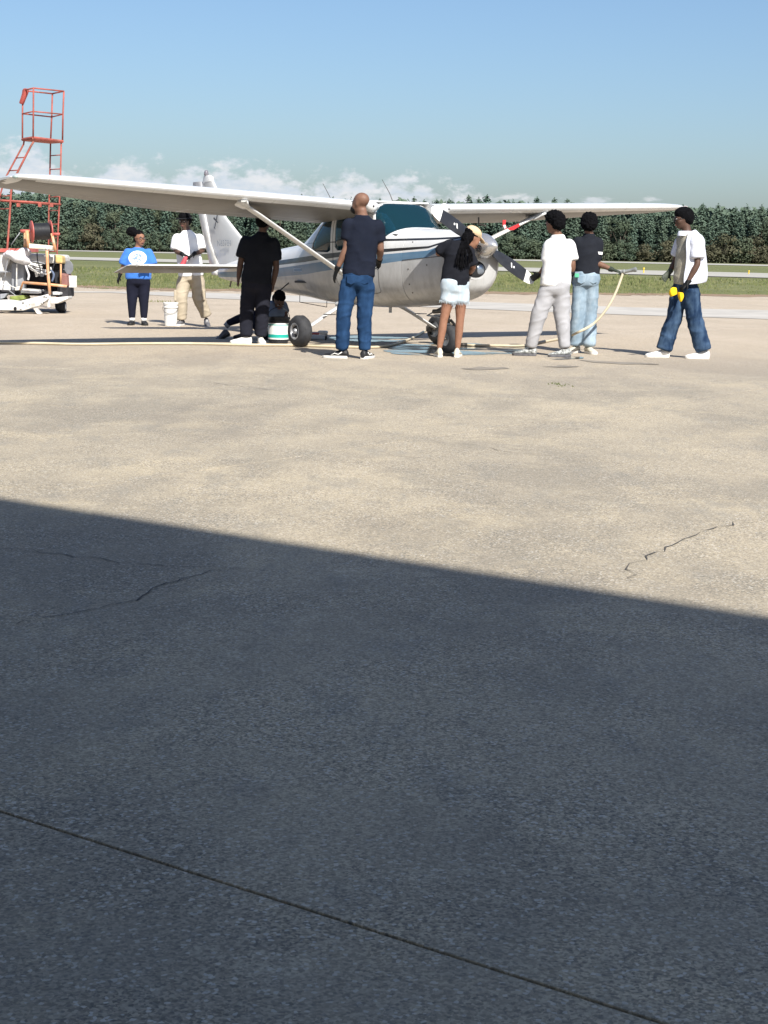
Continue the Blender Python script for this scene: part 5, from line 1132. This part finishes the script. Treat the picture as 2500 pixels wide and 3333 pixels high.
hose = empty('garden_hose', (pts[0].x, pts[0].y, 0), 'cream garden hose running across the apron and up to a raised hand', 'hose'); ho = V((pts[0].x, pts[0].y, 0))
m = MB(); m.tube(pts, .0165, 10); m.build('hose_tube', hose_m, hose, True, ho)
nz_ = at(2029, 885, 20.10); nd = (at(2075, 876, 20.02)-nz_).normalized()
m = MB(); m.lathe(nz_-nd*.03, nd, [(0, .02), (.03, .023), (.035, .030), (.05, .030), (.055, .022), (.10, .020), (.16, .023), (.17, .028), (.20, .030), (.205, .012)], 16); m.build('nozzle', simple('nozzle_grey', (.30, .31, .30), .45, .3), hose, True, ho, sharp=40)
cpm = simple('coupling_dark', (.05, .045, .04), .5, .4)
for a, b in ((gnd(1499, 1127), gnd(1519, 1127)), (gnd(1742, 1124), gnd(1772, 1117))):
    a.z = b.z = .021; m = MB(); m.tube([a, b], .024, 12); m.build('coupling', cpm, hose, True, ho)
# ---- wash bucket with teal label
bq = gnd(906, 1117); bs = .185; bk = empty('wash_bucket', tuple(bq), 'black wash bucket with white and teal label beside the main wheel', 'bucket')
blackp = simple('bucket_black', (.018, .019, .022), .45, 0, .15, 8); teal = simple('label_teal', (.02, .40, .33), .5, 0, .06, 6); lw = simple('label_white', (.78, .80, .78), .5, 0, .04, 6)
rb, rt_, Hb = .128, .146, .345
rr_ = lambda z: rb+(rt_-rb)*z/Hb
m = MB(); m.lathe((0, 0, 0), (0, 0, 1), [(0, .118), (.006, rb), (Hb-.06, rr_(Hb-.06)), (Hb-.058, rr_(Hb)+.008), (Hb-.045, rr_(Hb)+.008), (Hb-.043, rr_(Hb)), (Hb, rr_(Hb)+.002), (Hb, rr_(Hb)-.006), (.02, rb-.006)], 32); m.build('pail', blackp, bk, True, sharp=35)
for z0, z1, mt_, nm_ in ((.055, .075, lw, 'label_band'), (.075, .120, teal, 'label_band'), (.120, .238, lw, 'label_band'), (.238, .250, teal, 'label_band'), (.250, .268, lw, 'label_band')):
    m = MB(); m.lathe((0, 0, z0), (0, 0, 1), [(0, rr_(z0)+.003), (z1-z0, rr_(z1)+.003)], 32, cap=False); m.build(nm_, mt_, bk, True)
m = MB(); m.tube([V((.152*math.cos(t), -.04*math.sin(t), Hb-.03+.155*math.sin(t))) for t in [i*math.pi/14 for i in range(15)]], .005, 6); m.build('handle', blackp, bk, True)
# ---- white lidded bucket
bq = gnd(556, 1061); wbk = empty('white_bucket', tuple(bq), 'white lidded plastic bucket at the feet of the man in khaki', 'bucket')
wp = simple('bucket_white', (.74, .73, .70), .45, 0, .05, 6)
m = MB(); m.lathe((0, 0, 0), (0, 0, 1), [(0, .088), (.006, .096), (.285, .108), (.287, .119), (.305, .119), (.307, .110), (.34, .112)], 32); m.build('pail', wp, wbk, True, sharp=35)
m = MB(); m.lathe((0, 0, .335), (0, 0, 1), [(0, .118), (.028, .121), (.034, .116), (.036, .02)], 32); m.build('lid', wp, wbk, True, sharp=35)
m = MB(); m.tube([V((.123*math.cos(t), -.03-.09*math.sin(t), .295-.10*math.sin(t))) for t in [i*math.pi/14 for i in range(15)]], .0035, 6); m.build('handle', grime_m, wbk, True)
# ---- red cloth in the hands of the man in khaki
yk = 25.56-.34
ck = empty('red_cloth', tuple(at(*K2(1015, 650), yk)), 'red cleaning cloth hanging from the hands of the man in khaki', 'cloth'); co_ = ck.location
rcm = cloth('cloth_red', (.62, .11, .13), .12, 12)
def drape(rows, name, mat, par, off, th=.012):
    g = [crspline(r_, 4) for r_ in rows]; n_ = len(g[0]); m = MB(); m.add([p for r_ in g for p in r_], [(i*n_+j, i*n_+j+1, (i+1)*n_+j+1, (i+1)*n_+j) for i in range(len(g)-1) for j in range(n_-1)])
    o = m.build(name, mat, par, True, off, fix=False); q = o.modifiers.new('t', 'SOLIDIFY'); q.thickness = th; q.offset = 0; q = o.modifiers.new('s', 'SUBSURF'); q.levels = 2; q.render_levels = 2; return o
k_ = lambda x, y, d=0: at(*K2(x, y), yk+d)
drape([[k_(1000, 640, .02), k_(1020, 640, -.02), k_(1045, 645, .02)], [k_(965, 700, .03), k_(995, 700, -.03), k_(1025, 705, .02)], [k_(930, 760, .02), k_(970, 765, -.03), k_(1005, 770, .03)], [k_(885, 810, .03), k_(935, 830, -.02), k_(985, 822, .03)]], 'cloth', rcm, ck, co_)
# ---- yellow cloth in the walking man's hand
yw = 19.74-.26; kw_ = lambda x, y, d=0: at(*K7(x, y), yw+d)
cy_ = empty('yellow_cloth', tuple(kw_(560, 1200)), 'yellow sponge cloth held by the man in the open white shirt', 'cloth'); co2 = cy_.location; ycm = cloth('cloth_yellow', (.86, .56, .02), .12, 10)
drape([[kw_(560, 1165, .02), kw_(510, 1160, -.03), kw_(475, 1200, -.02), kw_(470, 1250, .02)], [kw_(565, 1200, .0), kw_(520, 1200, -.05), kw_(490, 1225, -.05), kw_(485, 1262, -.01)], [kw_(570, 1245, .02), kw_(540, 1260, -.03), kw_(505, 1275, -.03), kw_(490, 1278, .02)]], 'cloth', ycm, cy_, co2, .009)
drape([[kw_(575, 1215, .02), kw_(605, 1220, -.03), kw_(640, 1225, .02)], [kw_(575, 1265, .03), kw_(610, 1265, -.03), kw_(652, 1270, .03)], [kw_(590, 1310, .02), kw_(612, 1312, -.02), kw_(635, 1305, .02)], [kw_(603, 1335, .01), kw_(612, 1338, 0), kw_(620, 1333, .01)]], 'cloth_end', ycm, cy_, co2, .008)
# ---- mechanic's creeper behind the main wheel
cq = gnd(1032, 1106); cr_ = empty('mechanic_creeper', tuple(cq), 'low red and white mechanic creeper on casters behind the main wheel', 'creeper')
m = MB(); m.box((-.06, .12, .085), (.18, .36, .022)); m.build('board', simple('creeper_red', (.48, .08, .06), .5), cr_, bevel=.008)
m = MB(); m.box((.075, .10, .098), (.14, .20, .045)); m.build('headrest', white_p, cr_, bevel=.018)
for x, y in ((-.12, -.03), (.12, -.0), (-.12, .27), (.12, .22)):
    m = MB(); m.lathe((x-.012, y, .028), (1, 0, 0), [(0, .026), (.003, .028), (.021, .028), (.024, .026)], 16); w_ = m.build('caster', tyre_m, cr_, True, sharp=40)
    m = MB(); m.box((x, y, .062), (.03, .016, .03)); m.build('caster_fork', rim_m, cr_)

# ---- red maintenance tower at the left
K1 = lambda x, y: (x/2.731, 250+y/2.731)
redp = simple('tower_red', (.36, .095, .072), .7, .1, .25, 7, dirt=(.20, .10, .07), dscale=5)
tw = lambda x, y, Y: at(*K1(x, y), Y)
YA, YB, YC, YD = 31.2, 30.85, 31.35, 31.7
tb0 = V((*at(*K1(380, 1900), 31.3).xy, 0)); tower = empty('maintenance_tower', tuple(tb0), 'tall red steel maintenance tower with railed platform and ladder', 'maintenance stand')
def bar_(pts_, r, nm): m = MB(); m.tube(pts_, r*.85, 8); return m.build(nm, redp, tower, True, tb0)
top = [tw(205, 122, YA), tw(298, 100, YB), tw(568, 128, YC), tw(466, 150, YD)]; mid_ = [tw(200, 328, YA), tw(297, 308, YB), tw(560, 333, YC), tw(460, 357, YD)]; flo = [tw(200, 548, YA), tw(295, 532, YB), tw(556, 565, YC), tw(450, 572, YD)]
for i in range(4):
    bar_([top[i], mid_[i], flo[i]], .019, 'post'); j = (i+1) % 4
    bar_([top[i], top[j]], .017, 'rail'); bar_([mid_[i], mid_[j]], .015, 'rail')
m = MB(); m.prism([p-V((0, 0, .05)) for p in flo], (0, 0, .055)); m.build('platform', redp, tower, off=tb0, bevel=.006)
for i in range(4): m = MB(); m.tube([flo[i]-V((0, 0, .02)), flo[(i+1) % 4]-V((0, 0, .02))], .03, 6); m.build('platform_edge', redp, tower, off=tb0)
lad = [(tw(450, 575, YD), tw(443, 900, YD), tw(432, 1300, YD)), (tw(545, 570, YC), tw(538, 900, YC), tw(508, 1560, YC))]
gl0 = V((lad[0][2].x-.02, lad[0][2].y, 0)); gl1 = V((lad[1][2].x-.02, lad[1][2].y, 0))
bar_([*lad[0], gl0], .018, 'ladder_rail'); bar_([*lad[1], gl1], .018, 'ladder_rail')
LZ0, LZ1 = lad[0][0].z, .25; nR = 10
def on(a, z):
    for i in range(len(a)-1):
        if a[i].z >= z >= a[i+1].z: return a[i].lerp(a[i+1], (a[i].z-z)/(a[i].z-a[i+1].z))
    return a[-1]
for k in range(nR):
    z = LZ0-.27-k*.262; bar_([on([*lad[0], gl0], z), on([*lad[1], gl1], z)], .012, 'rung')
sl1 = [tw(215, 560, YA), tw(210, 600, YA), tw(40, 915, YA), tw(5, 1040, YA), tw(-12, 1110, YA)]; sl2 = [tw(300, 575, YB), tw(275, 615, YB), tw(145, 870, YB), tw(100, 1010, YB), tw(82, 1300, YB), tw(62, 1560, YB), tw(40, 1900, YB)]
e1 = V((sl1[-1].x-.1, sl1[-1].y, 0)); e2 = V((sl2[-1].x-.03, sl2[-1].y, 0))
bar_(sl1+[e1], .02, 'stair_rail'); bar_(sl2+[e2], .024, 'stair_rail')
for k in range(5): z = 2.85-k*.24; bar_([on(sl1+[e1], z), on(sl2+[e2], z)], .013, 'stair_tread')
bar_([tw(-60, 1095, YB), tw(240, 1112, YB), tw(540, 1135, YC)], .024, 'brace'); bar_([tw(-30, 1100, YA), tw(440, 1135, YD)], .018, 'brace')
for x_ in (165, 355, 460): m = MB(); m.box(tw(x_, 1140, 31.0), (.06, .05, .07)); m.build('bracket', redp, tower, off=tb0)
rag = empty('red_rag', tuple(tw(210, 180, YA)), 'red rag tied to the top rail of the maintenance tower', 'rag'); ro = rag.location
drape([[tw(205, 105, YA-.05), tw(235, 100, YA-.09), tw(260, 120, YA-.04)], [tw(198, 150, YA-.03), tw(225, 150, YA-.09), tw(248, 155, YA-.03)], [tw(180, 205, YA-.02), tw(205, 210, YA-.07), tw(225, 205, YA-.02)], [tw(170, 235, YA), tw(190, 245, YA-.05), tw(210, 250, YA)]], 'cloth', simple('rag_red', (.36, .075, .06), .9), rag, ro, .02)

# ---- white and orange service cart with hose reel
KC = lambda x, y: (x/6.381, 700+y/6.381)
YC0 = 28.9
cb0 = V((*gnd(110, 1018).xy, 0)); cart = empty('service_cart', tuple(cb0), 'worn white and orange ground service cart with black hose reel', 'service cart')
C = lambda x, y, d=0: at(*KC(x, y), YC0+d)
wht_m = simple('cart_white', (.66, .65, .62), .5, 0, .06, 4, dirt=(.30, .27, .22), dscale=5); gry_m = simple('cart_grey', (.30, .31, .33), .6, .2, .15, 6); org_m = simple('cart_orange', (.58, .30, .15), .6, 0, .15, 8, dirt=(.62, .54, .44), dscale=6)
redr = simple('reel_red', (.46, .11, .09), .55, 0, .12, 6); rub = simple('reel_hose_black', (.016, .017, .021), .55, 0, .2, 20); yel = simple('cart_yellow', (.60, .44, .18), .6)
cav = simple('cart_cavity', (.035, .033, .036), .8, .2, .4, 12); mar = simple('cart_maroon', (.22, .10, .085), .7, 0, .15, 6); tarp = simple('cart_tarp', (.62, .61, .62), .7, 0, .08, 9, .5, 14)
def cp(poly, d, th, mat, nm, bev=.006, par=cart): m = MB(); m.prism([C(x, y, d) for x, y in poly], (0, th, 0)); return m.build(nm, mat, par, off=cb0, bevel=bev)
def ct(pts_, r, mat, nm, par=cart, n=10, d=0): m = MB(); m.tube([C(p[0], p[1], p[2] if len(p) > 2 else d) for p in pts_], r, n); return m.build(nm, mat, par, True, cb0)
# body
cp([(-420, 700), (480, 690), (480, 775), (-420, 770)], .45, 1.3, redr, 'top_rail'); cp([(-420, 775), (360, 775), (360, 1600), (-420, 1600)], .62, 1.1, wht_m, 'side_panel', .02)
cp([(240, 1000), (500, 1010), (500, 1560), (240, 1560)], .50, .2, gry_m, 'side_panel', .01); cp([(380, 790), (1260, 830), (1260, 1010), (380, 990)], .55, .9, wht_m, 'tank', .05)
cp([(420, 1005), (1260, 1010), (1260, 1680), (420, 1660)], .95, .5, cav, 'engine_bay', .02); cp([(1130, 820), (1290, 850), (1300, 1010), (1150, 1000)], .42, .3, yel, 'filler_box', .03)
cp([(1230, 1200), (1390, 1230), (1410, 1490), (1270, 1490)], .55, .5, mar, 'fender', .03); cp([(1190, 1490), (1405, 1500), (1415, 1700), (1250, 1730), (1190, 1730)], .50, .6, cav, 'fender_flap', .02)
cp([(0, 780), (250, 775), (120, 1180), (0, 1190)], .50, .1, wht_m, 'side_panel', .01); cp([(-420, 1170), (210, 1160), (210, 1190), (-420, 1200)], .46, .1, gry_m, 'trim_strip', .004)
cp([(-420, 1540), (1180, 1600), (1180, 1690), (-420, 1640)], .45, 1.2, cav, 'chassis', .01)
# tyre wheels
for x_, y_, d_, r_ in ((1285, 1815, .72, .11), (60, 1860, 1.2, .14), (1240, 1760, 1.5, .13)):
    c_ = C(x_, y_, d_); c_.z = r_; m = MB(); m.lathe(c_-V((.07, 0, 0)), (1, 0, 0), [(0, r_*.5), (.0, r_*.8), (.02, r_*.97), (.07, r_), (.12, r_*.97), (.14, r_*.8), (.14, r_*.5)], 24); t_ = m.build('wheel', tyre_m, cart, True, cb0, sharp=40)
    m = MB(); m.lathe(c_-V((.072, 0, 0)), (1, 0, 0), [(0, r_*.48), (.144, r_*.48)], 16); m.build('rim', wht_m, t_, True, cb0, sharp=40)
# draw beam along the front, with lightening holes, pad foot and tray
cp([(-420, 1770), (180, 1760), (400, 1790), (1000, 1640), (1010, 1740), (830, 1880), (480, 1985), (-420, 1980)], -.10, .22, wht_m, 'front_beam', .015)
for x_, y_, w_, h_ in ((315, 1945, 34, 42), (478, 1830, 14, 28), (540, 1870, 10, 12), (560, 1900, 8, 12), (605, 1865, 8, 16), (853, 1830, 10, 16), (905, 1820, 9, 18), (920, 1700, 26, 12), (960, 1712, 12, 14), (430, 1960, 22, 8)):
    m = MB(); a_ = [C(x_+w_*math.cos(t), y_+h_*math.sin(t), -.104) for t in [i*math.pi/7 for i in range(14)]]; m.prism(a_, (0, .01, 0)); m.build('bolt_hole', dark_m, cart, off=cb0)
cp([(690, 1945), (760, 1935), (865, 2045), (850, 2062), (770, 2058)], -.14, .12, wht_m, 'pad_foot', .008)
cp([(1045, 1720), (1415, 1690), (1415, 1740), (1180, 1840), (1060, 1840)], .10, .4, wht_m, 'step_plate', .01); cp([(980, 1640), (1045, 1650), (1040, 1920), (985, 1925)], -.02, .06, wht_m, 'jack_leg', .008)
cp([(200, 1690), (480, 1665), (520, 1745), (330, 1790), (200, 1760)], .15, .5, simple('tray_green', (.20, .24, .06), .8, 0, .35, 10), 'tray', .01); cp([(0, 1640), (160, 1625), (90, 1720), (0, 1745)], .05, .15, gry_m, 'tow_arm', .01)
cp([(430, 1530), (800, 1560), (800, 1640), (430, 1620)], .20, .5, wht_m, 'battery_box', .015); cp([(1090, 1590), (1245, 1610), (1240, 1660), (1090, 1660)], .25, .3, wht_m, 'battery_box', .015)
# orange frame
ct([(975, 690), (985, 960), (1000, 1250), (1020, 1440), (1035, 1650)], .027, org_m, 'frame_post', d=-.02); ct([(480, 1400), (990, 1440), (1390, 1480)], .026, org_m, 'frame_bar', d=.02); ct([(480, 1400, .02), (420, 1560, .3)], .018, org_m, 'frame_bar')
cp([(595, 590), (1090, 640), (1080, 722), (600, 690)], .08, .28, simple('reel_cradle', (.72, .63, .50), .55, 0, .1, 5), 'reel_cradle', .012)
ct([(560, 320), (575, 500), (600, 680)], .034, org_m, 'reel_upright', d=.14); ct([(520, 340), (515, 690)], .022, org_m, 'reel_upright', d=.40); ct([(1075, 380), (1115, 560), (1155, 740)], .026, org_m, 'reel_upright', d=.2); ct([(1265, 1020), (1262, 1440)], .016, org_m, 'frame_post', d=.35)
ct([(430, 330), (620, 335)], .03, redr, 'reel_shaft', d=.20); ct([(1090, 395), (1245, 395)], .026, redr, 'reel_shaft', d=.25); ct([(430, 345), (230, 620)], .008, gry_m, 'crank_rod', d=.2)
ra, rb_ = C(650, 345, .20), C(1065, 335, .34); ax_ = (rb_-ra).normalized(); Lr = (rb_-ra).length
for h_, o_ in ((0, 0), (Lr-.02, 1)):
    m = MB(); m.lathe(ra+ax_*h_, ax_, [(0, .19), (.004, .196), (.016, .196), (.02, .19)], 32); m.build('reel_flange', redr, cart, True, cb0, sharp=40)
m = MB(); prof = []
nW = 15
for i in range(nW):
    a0 = .022+(Lr-.065)*i/nW; a1 = .022+(Lr-.065)*(i+1)/nW; prof += [(a0, .138), (a0*.6+a1*.4, .150), (a0*.4+a1*.6, .150)]
prof.append((Lr-.04, .138)); m.lathe(ra, ax_, prof, 28); m.build('hose_coil', rub, cart, True, cb0)
m = MB(); m.lathe(C(980, 690, -.06), (0, 1, 0), [(0, .016), (.0, .026), (.05, .026)], 16); m.build('ring_bolt', wht_m, cart, True, cb0)
# tarpaulin rolled over the top, cables and hoses
mb = MB(); mb.ell(C(390, 880, .35), (.26, .22, .10), Matrix.Rotation(.35, 3, 'Y')); mb.ell(C(510, 780, .40), (.13, .15, .09)); mb.ell(C(240, 830, .45), (.16, .2, .07)); mb.ell(C(480, 960, .36), (.12, .12, .05))
remesh(mb, 'tarpaulin', tarp, cart, .014, 1, cb0, lambda p: .02*mnoise.noise(p*9)+.012*abs(mnoise.noise(p*20)))
random.seed(77)
for k in range(13):
    x0, y0 = 480+random.uniform(0, 60), 950+random.uniform(-10, 80); x1, y1 = 840+random.uniform(-60, 140), 1010+random.uniform(0, 250)
    ct([(x0, y0, .38), ((x0+x1)/2+random.uniform(-50, 50), (y0+y1)/2+random.uniform(-20, 90), .30+random.uniform(-.05, .05)), (x1, y1, .35)], random.uniform(.008, .016), random.choice((wht_m, wht_m, tarp, gry_m)), 'cable', n=7)
for pts_, r_, mt_ in (([(520, 1010), (560, 1130), (600, 1250), (580, 1350)], .020, tarp), ([(770, 780), (780, 940), (820, 1060), (850, 1180)], .011, rub), ([(1140, 830), (1135, 1000), (1090, 1130), (1100, 1370)], .013, rub), ([(850, 1180), (960, 1230), (1060, 1170), (1050, 1080)], .014, wht_m),
                       ([(190, 690), (180, 860), (140, 1030), (100, 1300)], .008, gry_m), ([(350, 1010), (345, 1250), (350, 1480)], .013, wht_m), ([(20, 1300), (40, 1430), (160, 1450), (290, 1500), (350, 1520)], .011, wht_m), ([(180, 1560), (260, 1620), (360, 1700)], .007, gry_m), ([(1060, 1140), (1120, 1240), (1080, 1380)], .02, simple('cable_blue', (.10, .13, .20), .6))):
    q = [C(x, y, .30) for x, y in pts_]; m = MB(); m.tube(crspline(q, 5), r_, 7); m.build('cable', mt_, cart, True, cb0)
cp([(1130, 1150), (1215, 1150), (1215, 1410), (1140, 1420)], .60, .25, rub, 'dark_panel', .01); cp([(700, 1120), (760, 1120), (790, 1260), (740, 1290)], .5, .1, wht_m, 'valve_block', .01); cp([(800, 1180), (900, 1190), (890, 1280), (820, 1270)], .48, .1, gry_m, 'valve_block', .01)
cp([(340, 1490), (400, 1480), (405, 1560), (310, 1570), (300, 1530)], .28, .1, wht_m, 'valve_block', .01)
# octagonal plate and white plate on the cart's outer bracket
oc = [(1430+97*math.cos(R(22.5+45*i)), 1090+145*math.sin(R(22.5+45*i))) for i in range(8)]; cp(oc, .75, .012, simple('plate_galvanised', (.27, .29, .32), .45, .6, .1, 6), 'octagonal_plate', .002)
cp([(1422, 1255), (1592, 1262), (1588, 1505), (1425, 1505)], .72, .03, wht_m, 'white_plate', .006); ct([(1300, 1130), (1440, 1130)], .010, gry_m, 'bracket', d=.77); ct([(1380, 1420), (1440, 1420)], .010, gry_m, 'bracket', d=.76)
